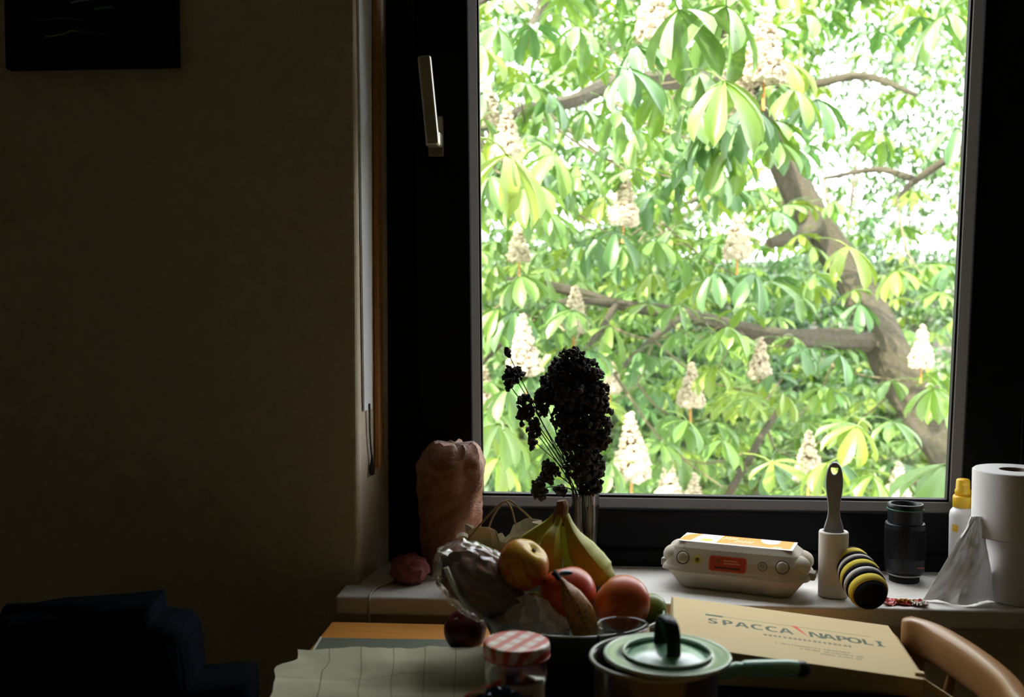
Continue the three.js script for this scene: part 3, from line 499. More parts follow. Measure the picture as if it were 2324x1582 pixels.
// ---------------------------------------------------------------- saucepan, jar, glass, wrapper
{
  const py = TY + 0.005, rimY = TY + 0.108, ctr = onY(1488, 1492, rimY), o = V(ctr.x, py, ctr.z), h = rimY - py, R = 0.0655;
  const s = thing('saucepan', 'small brown enamel saucepan with a sage green handle on dark cloth', 'saucepan', o);
  part(s, 'body', lathe([[0, 0.001], [R - 0.012, 0.001], [R - 0.004, 0.006], [R - 0.002, 0.02], [R - 0.001, h - 0.004], [R + 0.003, h], [R + 0.002, h + 0.001], [R - 0.003, h - 0.003], [R - 0.004, 0.02], [R - 0.012, 0.006], [0, 0.004]], 64), phys([0.06, 0.042, 0.03], 0.3, { clearcoat: 0.5 }));
  part(s, 'rim', new THREE.TorusGeometry(R + 0.0022, 0.0022, 10, 64).rotateX(Math.PI / 2).translate(0, h, 0), mat([0.42, 0.42, 0.36], 0.3));
  const hd = part(s, 'handle', tube([[V(R, h - 0.022, -0.012), 0.006], [V(R + 0.02, h - 0.016, -0.016), 0.0075], [V(R + 0.026, h - 0.016, -0.017), 0.0068], [V(R + 0.03, h - 0.016, -0.018), 0.0088], [V(R + 0.075, h - 0.017, -0.026), 0.0092], [V(R + 0.086, h - 0.018, -0.028), 0.0086]], 14, 30), phys([0.22, 0.44, 0.29], 0.35, { clearcoat: 0.4 }), 'sage green handle');
  part(hd, 'handle_tip', tube([[V(R + 0.084, h - 0.018, -0.0276), 0.0087], [V(R + 0.093, h - 0.0185, -0.0292), 0.0085], [V(R + 0.098, h - 0.019, -0.030), 0.005]], 12, 8), mat([0.012, 0.014, 0.014], 0.4), 'black tip');
  const lc = onY(1514, 1489, rimY + 0.004), l = thing('pan_lid', 'sage green enamel lid with a black loop handle, on the saucepan', 'pan lid', V(lc.x, rimY + 0.0025, lc.z));
  l.rotation.z = 0.0;
  const RL = 0.0648, green = phys([0.20, 0.42, 0.27], 0.28, { clearcoat: 0.6, clearcoatRoughness: 0.15 });
  part(l, 'rim_band', lathe([[RL - 0.001, 0.001], [RL, 0.0035], [RL - 0.003, 0.005], [RL - 0.008, 0.0035], [RL - 0.018, 0.0035], [RL - 0.0205, 0.0062], [RL - 0.0205, 0.002], [RL - 0.001, 0.001]], 72), phys([0.30, 0.38, 0.30], 0.2, { clearcoat: 1, clearcoatRoughness: 0.08 }));
  part(l, 'edge', new THREE.TorusGeometry(RL - 0.001, 0.0024, 10, 72).rotateX(Math.PI / 2).translate(0, 0.003, 0), phys([0.45, 0.58, 0.44], 0.25, { clearcoat: 0.6 }));
  part(l, 'inner_ring', new THREE.TorusGeometry(RL - 0.0195, 0.0018, 10, 72).rotateX(Math.PI / 2).translate(0, 0.006, 0), phys([0.45, 0.58, 0.44], 0.25, { clearcoat: 0.6 }));
  part(l, 'dome', lathe([[RL - 0.0195, 0.0045], [RL - 0.021, 0.001], [RL - 0.025, 0.0015], [0.03, 0.0065], [0.018, 0.0095], [0.0, 0.0105]], 72), green);
  // loop handle standing across the lid
  const loop = surf((u, v) => { const t = u * Math.PI, th = v * 2 * Math.PI, cx = Math.cos(t), sy = Math.sin(t); const sx = Math.pow(Math.abs(cx), 0.7) * Math.sign(cx), syy = Math.pow(sy, 0.55); const p = V(0, 0.006 + 0.034 * syy, 0.019 * sx); const n = V(0, 0.8 * sy, cx).normalize(); return p.addScaledVector(n, 0.0042 * Math.cos(th)).add(V(0.0078 * Math.sin(th), 0, 0)); }, 32, 12);
  const lp = part(l, 'loop_handle', loop, phys([0.005, 0.007, 0.006], 0.4, { specularIntensity: 0.4 }), 'black loop handle'); lp.rotation.y = 0.28;
}
{
  const h = 0.098, ctr = onY(1172, 1456, TY + h + 0.006), o = V(ctr.x, TY + 0.014, ctr.z), H2 = h + 0.006 - 0.014;
  const j = thing('jam_jar', 'jam jar with a red and white gingham lid', 'jar', o);
  part(j, 'glass', lathe([[0, 0.002], [0.028, 0.001], [0.0325, 0.006], [0.0345, 0.03], [0.0352, H2 - 0.03], [0.0345, H2 - 0.02], [0.0325, H2 - 0.014], [0.0335, H2 - 0.003], [0.031, H2 - 0.003], [0.030, H2 - 0.014], [0.0325, H2 - 0.024], [0.0328, 0.03], [0.030, 0.008], [0, 0.005]], 10 * 6), phys([0.9, 0.92, 0.86], 0.05, { transmission: 1, thickness: 0.002, ior: 1.5 }));
  part(j, 'jam', lathe([[0, 0.0055], [0.0285, 0.0085], [0.0315, 0.03], [0.0318, H2 - 0.036], [0, H2 - 0.036]], 48), phys([0.10, 0.012, 0.016], 0.2));
  const lab = canvasTex(1024, 512, (c, w, hh) => { c.fillStyle = '#c6b493'; c.fillRect(0, 0, w, hh); c.strokeStyle = '#8d7d5c'; c.lineWidth = 8; c.strokeRect(14, 14, w - 28, hh - 28); c.fillStyle = '#2a2320'; c.textAlign = 'center'; c.font = 'italic bold 150px serif'; c.fillText('Bonne', w * 0.5, 200); c.fillText('Maman', w * 0.52, 360); });
  const ls = surf((u, v) => { const a = -0.95 + 1.9 * u; return V(Math.sin(a) * 0.0357, 0.008 + 0.046 * v, Math.cos(a) * 0.0356); }, 24, 2);
  part(j, 'label', ls, mat([0.9, 0.9, 0.9], 0.8, { map: lab }), 'cream paper label with handwriting-style lettering').rotation.y = 0.12;
  const ging = canvasTex(512, 512, (c, w) => { c.fillStyle = '#ddd8cc'; c.fillRect(0, 0, w, w); const n = 6, s = w / n; c.fillStyle = 'rgba(190,52,26,0.82)'; for (let i = 0; i < n; i++) c.fillRect(i * s + s * 0.27, 0, s * 0.46, w); c.fillStyle = 'rgba(196,60,40,0.30)'; for (let i = 0; i < n; i++) c.fillRect(0, i * s + s * 0.25, w, s * 0.5); });
  const lid = new THREE.Group(); lid.name = 'lid'; j.add(lid); lid.position.y = H2;
  const skin = lathe([[0, 0.0005], [0.030, 0.0005], [0.0345, 0.001], [0.0366, -0.0005], [0.0372, -0.003], [0.0372, -0.0135], [0.0365, -0.015]], 60), sp = skin.attributes.position, su = skin.attributes.uv;
  for (let i = 0; i < sp.count; i++) { const y = sp.getY(i), a = Math.atan2(sp.getZ(i), sp.getX(i)), r = Math.hypot(sp.getX(i), sp.getZ(i)) + Math.max(0, -y); su.setXY(i, 0.5 + Math.cos(a) * r / 0.11, 0.5 + Math.sin(a) * r / 0.11); }
  part(lid, 'lid_cap', skin, mat([0.9, 0.9, 0.9], 0.35, { map: ging }), 'red and white gingham metal lid').rotation.y = -0.45;
  part(lid, 'lid_curl', new THREE.TorusGeometry(0.0365, 0.0012, 8, 60).rotateX(Math.PI / 2).translate(0, -0.0145, 0), mat([0.36, 0.05, 0.04], 0.35));
}
{
  const h = 0.112, ctr = onY(1414, 1417, TY + h), o = V(ctr.x, TY + 0.0045, ctr.z);
  const g = thing('drinking_glass', 'clear straight drinking glass in front of the fruit bowl', 'glass', o);
  part(g, 'tumbler', lathe([[0, 0.001], [0.025, 0.0], [0.0275, 0.004], [0.0300, h - 0.006], [0.0294, h - 0.0045], [0.0286, h - 0.006], [0.0262, 0.012], [0.023, 0.009], [0, 0.009]], 48), phys([1, 1, 1], 0.02, { transmission: 1, thickness: 0.002, ior: 1.48 }));
}
{ // crumpled packet standing in front of the jar
  const D = 1.035, q = atD(1130, 1640, D), hb = q.y - (TY + 0.016), o = V(q.x, TY + 0.016, q.z), P = (px, py, d) => atD(px, py, d).sub(o);
  const w = thing('snack_packet', 'crumpled shiny blue packet with a red and cream edge beside the jam jar', 'packet', o);
  const foil = blob((d) => V(0.030, hb * 1.0, 0.022).multiplyScalar(1 + 0.16 * n3(d.x * 2.2, d.y * 2.2, d.z * 2.2) + 0.12 * Math.abs(n3(d.x * 5, d.y * 5, d.z * 5))), 26, 34).translate(0, hb, 0);
  part(w, 'foil', toCreasedNormals(foil, 0.45), phys([0.012, 0.03, 0.075], 0.28, { metalness: 0.4 }), 'dark blue foil');
  const band = (list, hw, d) => sheet((u, v) => { const k = u * (list.length - 1), i = Math.min(list.length - 2, Math.floor(k)), f = k - i; return P(list[i][0] + (list[i + 1][0] - list[i][0]) * f, list[i][1] + (list[i + 1][1] - list[i][1]) * f + (v - 0.5) * 2 * hw, d + 0.004 * Math.sin(u * 5)); }, 18, 3, 0.0006, V(0, 0, -1));
  part(w, 'seal_strip', band([[1040, 1602], [1062, 1582], [1088, 1571], [1118, 1561], [1136, 1550]], 9, D + 0.004), mat([0.46, 0.04, 0.025], 0.4), 'red strip');
  part(w, 'seal_strip', band([[1066, 1581], [1084, 1573], [1102, 1567]], 4.5, D + 0.001), mat([0.66, 0.55, 0.34], 0.5), 'cream strip');
}

// ---------------------------------------------------------------- fruit bowl
const bowlRim = TY + 0.082, bowlC = onY(1298, 1380, bowlRim);
{
  const b = thing('fruit_bowl', 'wide grey-green bowl with a pale rim, full of fruit', 'bowl', V(bowlC.x, TY + 0.002, bowlC.z)), h = bowlRim - TY - 0.002, R = 0.120;
  part(b, 'bowl', lathe([[0, 0.006], [0.05, 0.0], [0.058, 0.0], [0.060, 0.006], [0.085, 0.022], [0.108, 0.052], [R, h - 0.001], [R - 0.002, h], [R - 0.005, h - 0.002], [0.103, 0.053], [0.08, 0.026], [0.05, 0.011], [0, 0.010]], 80), phys([0.045, 0.062, 0.052], 0.3, { clearcoat: 0.5 }));
  part(b, 'rim', new THREE.TorusGeometry(R - 0.002, 0.0019, 8, 90).rotateX(Math.PI / 2).translate(0, h, 0), phys([0.22, 0.28, 0.24], 0.25, { clearcoat: 0.5 }), 'pale rim');
}
function fruitMat(fn, rough = 0.32) { return phys([1, 1, 1], rough, { clearcoat: 0.1, clearcoatRoughness: 0.35, specularIntensity: 0.6, map: dataTex(256, fn) }); }
function apple(name, label, px, py, d, r, colors, tiltX, tiltZ, deep, category) {
  const p = atD(px, py, d), g = thing(name, label, category, p), o = rr(0, 9);
  const geo = surf((u, v) => { const th = u * Math.PI, ph = v * 2 * Math.PI, c = Math.cos(th), s = Math.sin(th); const dip = deep * Math.exp(-Math.pow(th / 0.36, 2)) + deep * 0.8 * Math.exp(-Math.pow((Math.PI - th) / 0.34, 2)); const k = r * (1 + 0.02 * Math.cos(5 * ph) * (u > 0.6 ? 1 : 0.3)); return V(k * s * Math.cos(ph) * (1 - 0.05 * (1 - c) * 0.5), k * c * 0.95 * (1 - dip), k * s * Math.sin(ph)); }, 30, 40);
  const body = new THREE.Group(); body.rotation.set(tiltX, 0.4, tiltZ); body.name = 'flesh_and_ends'; g.add(body);
  part(body, 'skin', geo, fruitMat((u, v) => { const n = ring(u, v, 1.6, o), st = ring(u * 0.2, v, 5, o); const t = THREE.MathUtils.smoothstep(n + 0.25 * st + 0.45 * Math.sin(v * 6.28 + o), -0.85, 0.15); const y = Math.exp(-Math.pow(u / 0.27, 2)); const m = Math.max(0, (0.5 + 0.5 * t) * (1 - y)); return colors[0].map((a, i) => (a * (1 - m) + colors[1][i] * m) * (0.92 + 0.16 * rnd())); }));
  if (deep > 0.1) part(body, 'calyx', tube([[V(0, r * 0.95 * (1 - deep) - 0.002, 0), 0.0022], [V(0.001, r * 0.95 * (1 - deep * 0.6), 0), 0.0032]], 6, 2), mat([0.06, 0.04, 0.015], 0.9));
  return g;
}
const dB = bowlC.clone().sub(camera.position).dot(dirOf(W / 2, H / 2));
apple('apple', 'yellow and red apple with a dark dimple, on top of the bowl', 1188, 1281, dB - 0.018, 0.0335, [[0.66, 0.46, 0.02], [0.44, 0.035, 0.012]], 0.55, -0.62, 0.28, 'apple');
apple('apple', 'plain red-orange apple behind the old banana in the bowl', 1289, 1347, dB - 0.012, 0.0375, [[0.56, 0.14, 0.02], [0.48, 0.045, 0.02]], -0.5, 0.3, 0.2, 'apple');
apple('peach', 'round orange peach with a paler cheek at the bowl rim', 1413, 1369, dB - 0.035, 0.0365, [[0.60, 0.22, 0.04], [0.55, 0.09, 0.025]], -0.9, 0.9, 0.08, 'peach');
apple('lime', 'green fruit beside the peach in the bowl', 1478, 1384, dB + 0.0, 0.0215, [[0.22, 0.26, 0.04], [0.16, 0.22, 0.04]], 0.2, 1.2, 0.02, 'fruit');
apple('lemon', 'yellow fruit deep in the bowl under the apple', 1216, 1372, dB - 0.02, 0.0165, [[0.62, 0.48, 0.06], [0.56, 0.42, 0.06]], 0.2, 1.2, 0.02, 'fruit');
{
  const q = onY(1056, 1428, TY + 0.034);
  const g = apple('dark_fruit', 'dark red round fruit on the table left of the bowl', 1056, 1428, q.clone().sub(camera.position).dot(dirOf(W / 2, H / 2)), 0.0300, [[0.085, 0.012, 0.012], [0.05, 0.008, 0.012]], 0.4, 0.5, 0.12, 'fruit');
  g.position.y = TY + 0.0325;
}
const ridge = (th) => 1 + 0.07 * Math.cos(5 * th);
function bananaPts(list, d) { return list.map(([px, py, rp, dd]) => [atD(px, py, d + (dd || 0)), rp / F * d]); }
{
  const d = dB + 0.07, o = atD(1262, 1250, d);
  const b = thing('banana_bunch', 'bunch of green-yellow bananas standing in the bowl', 'bananas', o);
  const ym = fruitMat((u, v) => { const k = ring(u, v, 2, 3), s = ring(u, v, 9, 8) > 0.42 ? 0.5 : 1; return [(0.44 + 0.14 * k) * s, (0.44 + 0.06 * k) * s, 0.06 * s]; }, 0.45);
  const fingers = [[[1282, 1168, 9, 0], [1290, 1188, 10, -0.003], [1300, 1214, 17, -0.008], [1318, 1248, 32, -0.014], [1340, 1280, 37, -0.02], [1364, 1304, 34, -0.024], [1380, 1316, 20, -0.027], [1384, 1321, 12, -0.028]],
    [[1272, 1168, 8, -0.004], [1264, 1196, 10, -0.012], [1252, 1224, 21, -0.02], [1248, 1262, 30, -0.022], [1250, 1300, 25, -0.022], [1252, 1330, 14, -0.02]],
    [[1264, 1166, 8, 0.002], [1248, 1186, 10, 0.008], [1222, 1210, 17, 0.012], [1194, 1236, 22, 0.02], [1174, 1268, 21, 0.026], [1164, 1295, 12, 0.03]],
    [[1277, 1168, 8, 0.008], [1284, 1196, 10, 0.018], [1292, 1230, 20, 0.028], [1294, 1275, 24, 0.03], [1290, 1310, 18, 0.03]]];
  for (const f of fingers) { const pts = bananaPts(f, d); const m = part(b, 'banana', local(smooth(tube(pts, 20, 28, ridge)), o), phys([0.36, 0.36, 0.035], 0.45, { specularIntensity: 0.6 })); const e = pts[pts.length - 1], e2 = pts[pts.length - 2], dv = e[0].clone().sub(e2[0]).normalize(); part(m, 'tip', local(tube([[e[0].clone().addScaledVector(dv, -0.001), e[1] * 0.9], [e[0].clone().addScaledVector(dv, 0.006), e[1] * 0.55]], 8, 3), o), mat([0.02, 0.012, 0.006], 0.9), 'black tip'); }
  part(b, 'crown', local(tube(bananaPts([[1268, 1190, 15, 0], [1272, 1168, 17, 0], [1276, 1148, 15, 0], [1274, 1136, 11, 0]], d), 12, 10, ridge), o), mat([0.17, 0.09, 0.03], 0.85), 'brown cut stem');
}
{
  const d = dB - 0.075, o = atD(1320, 1380, d);
  const b = thing('ripe_banana', 'brown spotted old banana leaning out of the bowl', 'banana', o);
  const spot = dataTex(256, (u, v) => { const k = ring(u, v, 5, 6), s = ring(u, v, 12, 2); const q = k + 0.5 * s > 0.25 ? 0.12 : 1; return [(0.44 + 0.1 * k) * q, (0.19 + 0.06 * k) * q, (0.03) * q]; });
  const pts = bananaPts([[1268, 1312, 6, 0.01], [1280, 1326, 9, 0.005], [1294, 1352, 24, -0.002], [1313, 1388, 32, -0.004], [1326, 1425, 31, 0.004], [1336, 1462, 18, 0.02], [1336, 1482, 8, 0.035]], d);
  part(b, 'skin', local(tube(pts, 20, 30, ridge), o), mat([1, 1, 1], 0.5, { map: spot }));
  part(b, 'stem', local(tube(bananaPts([[1271, 1316, 8, 0.009], [1264, 1306, 7.5, 0.012], [1256, 1298, 8, 0.014]], d), 8, 6), o), mat([0.018, 0.014, 0.01], 0.8));
  const st = atD(1284, 1301, d + 0.006).sub(o);
  part(b, 'sticker', blob(() => V(0.0085, 0.0035, 0.004), 10, 16).rotateZ(0.12).translate(st.x, st.y, st.z), mat([0.20, 0.25, 0.30], 0.35), 'grey-blue sticker');
}
{ // bread in a clear plastic bag
  const d = dB + 0.0, a = atD(1158, 1372, d - 0.02), b = atD(1030, 1275, d + 0.02), o = a.clone().lerp(b, 0.5), ax = b.clone().sub(a).normalize(), L = a.distanceTo(b);
  const up = V(0, 1, 0).addScaledVector(ax, -ax.y).normalize(), sd = ax.clone().cross(up), Mx = new THREE.Matrix4().makeBasis(ax, up, sd);
  const g = thing('bread_bag', 'dark bread in a crumpled clear plastic bag leaning on the bowl', 'bread bag', o);
  const loaf = blob((q) => V(L * 0.62, 0.036, 0.042).multiplyScalar(1 + 0.14 * n3(q.x * 2.4, q.y * 2.4, q.z * 2.4) + 0.04 * n3(q.x * 9, q.y * 9, q.z * 9)), 28, 36).applyMatrix4(Mx);
  part(g, 'bread', loaf, mat([1, 1, 1], 0.9, { map: grainTex([0.13, 0.05, 0.022], 0.9, 3, 1, 128, 4) }), 'dark brown crust');
  const crinkle = (q) => 1 + 0.10 * Math.abs(n3(q.x * 1.6 + 4, q.y * 3.4, q.z * 3.4)) + 0.035 * n3(q.x * 1.5, q.y * 8, q.z * 8);
  const film = smooth(blob((q) => V(L * 0.72, 0.041, 0.047).multiplyScalar(crinkle(q)), 40, 56)).applyMatrix4(Mx);
  part(g, 'plastic_film', film, phys([0.96, 0.96, 0.93], 0.13, { transmission: 0.95, thickness: 0, ior: 1.45 }), 'clear crinkled film');
  // twisted open end and folds
  const e = b.clone().sub(o);
  for (const [r0, px1, py1] of [[0.007, 1000, 1262], [0.006, 1010, 1300], [0.006, 985, 1310]]) { const t = atD(px1, py1, d + 0.03).sub(o); part(g, 'fold', tube([[e.clone().addScaledVector(ax, -0.01), r0], [e.clone().lerp(t, 0.6).add(V(0, 0.006, 0.008)), r0 * 1.2], [t, r0 * 0.5]], 7, 10, (th) => 1 + 0.4 * Math.cos(3 * th)), phys([0.62, 0.60, 0.52], 0.25, { transmission: 0.5, thickness: 0 })); }
  const low = [[1012, 1288], [1030, 1330], [1058, 1372], [1086, 1392]].map(([x, y]) => [atD(x, y, d - 0.035).sub(o), 0.0045]);
  part(g, 'fold', tube(low, 7, 16, (th) => 1 + 0.4 * Math.cos(2 * th)), phys([0.52, 0.50, 0.40], 0.3, { transmission: 0.3, thickness: 0 }));
}
{ // crumpled pale paper in the front of the bowl
  const o = atD(1215, 1412, dB - 0.075), g = thing('crumpled_paper', 'crumpled pale paper under the bread bag in the bowl', 'paper', o);
  const q = atD(1115, 1402, dB - 0.05).sub(o), e = atD(1292, 1425, dB - 0.075).sub(o), m = atD(1192, 1376, dB - 0.05).sub(o);
  const f = (u, v) => { const base = q.clone().lerp(e, u), hump = Math.sin(Math.PI * Math.min(1, u * 1.02)) ; return base.add(V(0, (m.y + 0.012) * hump * (1 - v) - 0.022 * v + 0.007 * fbm(u * 4, v * 4, 5) + 0.004 * Math.abs(n3(u * 7, v * 7, 2)), -0.03 + 0.034 * v + 0.006 * n3(u * 5, v * 3, 8))); };
  part(g, 'paper', toCreasedNormals(sheet(f, 26, 14, 0.0006), 0.5), mat([0.66, 0.63, 0.55], 0.85));
}

// ---------------------------------------------------------------- on the sill, left
{
  const z = -0.078, b = onZ(1022, 1285, z), y1 = onZ(1022, 1006, z).y - SY, pxm = (b.distanceTo(onZ(1122, 1285, z))) / 100;
  const g = thing('salt_lamp', 'tall rough pink salt block lamp standing on the sill', 'salt lamp', V(b.x, SY, z));
  const prof = [[0, 56], [0.06, 61], [0.25, 65], [0.5, 70], [0.72, 76], [0.84, 79], [0.88, 74], [0.955, 60], [0.985, 52], [1, 44]];
  const R = (t) => { for (let i = 1; i < prof.length; i++) if (t <= prof[i][0]) { const [a, b0] = prof[i - 1], [c, d] = prof[i]; return (b0 + (d - b0) * (t - a) / (c - a)) * pxm; } return 0.02; };
  const geo = surf((u, v) => { const yy = u, a = v * 2 * Math.PI, ca = Math.cos(a), sa = Math.sin(a); const facet = 1 + 0.05 * Math.round(3 * n3(ca * 1.3, yy * 2.4, sa * 1.3)) / 1.5 + 0.05 * fbm(ca * 3, yy * 5, sa * 3); const lean = 4 * pxm * (yy - 0.5); const top = yy > 0.9 ? 0.006 * n3(ca * 2, 7, sa * 2) : 0; const sh = yy > 0.84 ? 7 * pxm : 0; return V(lean + sh * (yy - 0.84) / 0.16 + R(yy) * facet * ca, yy * y1 + top, R(yy) * 0.85 * facet * sa); }, 44, 44);
  const cap = surf((u, v) => { const a = v * 2 * Math.PI, ca = Math.cos(a), sa = Math.sin(a), f = 1 + 0.05 * fbm(ca * 3, 5, sa * 3); return V(9 * pxm + u * R(1) * (1.0 + 0.05 * fbm(ca * 3, 5, sa * 3)) * ca, y1 + 0.006 * n3(ca * 2, 7, sa * 2) * u, u * R(1) * 0.85 * f * sa); }, 6, 44);
  const salt = phys([1, 1, 1], 0.55, { transmission: 0.12, thickness: 0.02, attenuationColor: lin(0.9, 0.35, 0.15), attenuationDistance: 0.05, map: dataTex(256, (u, v) => { const k = ring(u, v, 2, 5), m = ring(u, v, 7, 3); return [0.27 + 0.13 * k + 0.04 * m, 0.105 + 0.08 * k + 0.03 * m, 0.045 + 0.05 * k + 0.02 * m]; }), bumpMap: bumpTex(3, 0.6), bumpScale: 0.0012 });
  part(g, 'salt_block', toCreasedNormals(merge(geo, cap), 0.7), salt);
  const c = onZ(838, 1352, 0.0745), cord = [[V(b.x - 0.05, SY + 0.004, z + 0.03), 0.002], [V(-0.33, SY + 0.0025, 0.02), 0.002], [V(c.x, SY + 0.0025, 0.06), 0.002], [V(c.x, SY - 0.002, 0.0752), 0.002], [V(c.x, SY - 0.04, 0.0755), 0.002], [V(c.x, SY - 0.045 - 0.2, 0.03), 0.002], [V(c.x, 0.35, 0.012), 0.002]];
  part(g, 'cord', tube(cord.map(([p, r]) => [p.sub(V(b.x, SY, z)), r]), 7, 40), mat([0.45, 0.42, 0.36], 0.5), 'pale electric cord');
  const s = onY(930, 1322, SY), st = thing('salt_stone', 'small pink salt stone beside the salt lamp on the sill', 'stone', V(s.x, SY, s.z + 0.004));
  part(st, 'stone', toCreasedNormals(blob((q) => V(0.030, 0.026, 0.024).multiplyScalar(1 + 0.16 * n3(q.x * 1.5, q.y * 1.5, q.z * 1.5 + 3) + 0.06 * n3(q.x * 5, q.y * 5, q.z * 5)), 18, 24).translate(0, 0.0215, 0), 0.6), mat([0.30, 0.065, 0.055], 0.6, { bumpMap: bumpTex(8, 0.6), bumpScale: 0.002 }));
}
{ // vase with dried flowers
  const z = -0.085, b = onZ(1328, 1285, z), yt = onZ(1328, 1118, z).y - SY, o = V(b.x, SY, z);
  const v = thing('glass_vase', 'slim clear glass vase holding dried flowers', 'vase', o);
  part(v, 'vase', lathe([[0, 0.001], [0.021, 0.0], [0.0235, 0.004], [0.0225, 0.06], [0.0235, yt], [0.0225, yt + 0.0006], [0.0208, 0.06], [0.021, 0.008], [0, 0.006]], 40), phys([0.96, 0.97, 0.97], 0.02, { transmission: 1, thickness: 0.002, ior: 1.5 }));
  const f = thing('dried_flowers', 'dark brown dried flower bunch in the slim vase against the window', 'dried flowers', V(o.x, SY + 0.012, z));
  const dark = mat([0.030, 0.020, 0.014], 0.95), stemM = mat([0.035, 0.026, 0.014], 0.9);
  const P = (px, py, dz = 0) => onZ(px, py, z + dz).sub(f.position);
  // heads: pixel centre, half sizes in pixels
  const heads = [[1300, 815, 34, 28], [1275, 845, 38, 34], [1330, 850, 38, 36], [1262, 885, 32, 36], [1308, 895, 46, 44], [1350, 900, 36, 40], [1285, 945, 34, 44], [1325, 955, 44, 46], [1362, 945, 26, 46], [1300, 995, 38, 40], [1345, 1000, 34, 40], [1236, 900, 22, 50], [1372, 985, 16, 40], [1320, 1060, 40, 36], [1350, 1065, 24, 40], [1165, 850, 24, 22], [1192, 930, 18, 36], [1212, 975, 16, 28], [1248, 1070, 22, 30], [1224, 1110, 18, 28], [1270, 1115, 14, 16], [1152, 800, 7, 8], [1155, 872, 10, 16], [1210, 1000, 10, 20], [1330, 1030, 22, 26], [1340, 1105, 26, 20]];
  const s = onZ(1100, 900, z).distanceTo(onZ(1200, 900, z)) / 100;
  const bits = [0, 1, 2, 3].map(() => { const g = new THREE.IcosahedronGeometry(1, 0), p = g.attributes.position; const oo = rr(0, 9); for (let i = 0; i < p.count; i++) { const k = 1 + 0.7 * n3(p.getX(i) + oo, p.getY(i), p.getZ(i)); p.setXYZ(i, p.getX(i) * k, p.getY(i) * k * 0.7, p.getZ(i) * k); } g.computeVertexNormals(); return strip(g); });
  heads.forEach(([px, py, ax, ay], i) => {
    const c = P(px, py, rr(-0.012, 0.022)), gs = [], n = Math.max(10, Math.round(ax * ay / 9)), M = new THREE.Matrix4(), Q = new THREE.Quaternion();
    for (let k = 0; k < n; k++) { const a = rr(0, 6.28), e = Math.acos(rr(-1, 1)), q = Math.pow(rnd(), 0.4), sz = rr(0.0028, 0.0062); Q.setFromEuler(new THREE.Euler(rr(0, 6), rr(0, 6), rr(0, 6))); M.compose(V(Math.sin(e) * Math.cos(a) * ax * s * q, Math.cos(e) * ay * s * q, Math.sin(e) * Math.sin(a) * ax * s * 0.8 * q), Q, V(sz, sz, sz)); gs.push(bits[k % 4].clone().applyMatrix4(M)); }
    const h = part(f, 'flower_head', merge(gs), dark); h.position.copy(c);
    const foot = V(rr(-0.012, 0.012), 0.0, rr(-0.012, 0.012)), neck = V(foot.x * 0.8 + (px < 1260 ? -0.012 : 0), yt - 0.012, foot.z);
    part(f, 'stem', tube([[foot, 0.0012], [neck, 0.0012], [neck.clone().lerp(c, 0.55).add(V(0, 0.006, 0)), 0.001], [c, 0.0008]], 5, 14), stemM);
  });
}
{ // paper bag with twine handles
  const z = 0.018, c = onZ(1140, 1300, z), o = V(c.x, SY, z), P = (px, py, dz = 0) => onZ(px, py, z + dz).sub(o);
  const g = thing('paper_bag', 'small crumpled cream paper bag with twine handles behind the apple', 'paper bag', o);
  const hb = P(1140, 1190).y, paper = mat([0.66, 0.60, 0.46], 0.9);
  const side = (sz) => (u, v) => { const x = -0.062 + 0.124 * u, top = hb * (0.86 + 0.16 * Math.sin(u * 7 + (sz > 0 ? 0 : 2)) * 0.6 + 0.12 * u - (Math.abs(u - 0.55) < 0.06 ? 0.10 : 0)); return V(x + 0.004 * n3(u * 4, v * 4, sz), 0.001 + top * v, sz * (0.016 + 0.006 * Math.sin(v * 3) + 0.007 * fbm(u * 4, v * 4, sz * 3))); };
  part(g, 'front_panel', toCreasedNormals(sheet(side(1), 24, 16, 0.0006, V(0, 0, -1)), 0.5), paper);
  part(g, 'back_panel', toCreasedNormals(sheet(side(-1), 24, 16, 0.0006, V(0, 0, 1)), 0.5), paper);
  for (const e of [0, 1]) part(g, 'gusset', sheet((u, v) => { const a = side(1)(e, v), b = side(-1)(e, v); const p = a.lerp(b, u); p.x += (e ? -1 : 1) * 0.014 * Math.sin(Math.PI * u); return p; }, 8, 10, 0.0006, V(e ? -1 : 1, 0, 0)), paper);
  part(g, 'flap', sheet((u, v) => P(1080 + 140 * u, 1232 + 18 * Math.sin(u * 3) + 26 * v, 0.031 + 0.004 * v), 12, 4, 0.0006, V(0, 0, -1)), mat([0.50, 0.24, 0.08], 0.85), 'orange-brown band');
  const tw = mat([0.34, 0.23, 0.10], 0.9);
  const cord = (list, dz) => part(g, 'twine_handle', tube(list.map(([x, y]) => [P(x, y, dz), 0.0016]), 6, 24), tw);
  cord([[1062, 1224], [1100, 1180], [1146, 1138], [1158, 1150], [1170, 1190]], 0.028);
  cord([[1108, 1202], [1122, 1168], [1150, 1136], [1182, 1156], [1224, 1196]], -0.02);
  // a loose corner of the bag curling over
  part(g, 'corner', sheet((u, v) => P(1036 + 26 * u, 1214 + 8 * v - 6 * Math.sin(u * 3), 0.03 + 0.006 * v), 8, 4, 0.0006, V(0, 0, -1)), paper);
}

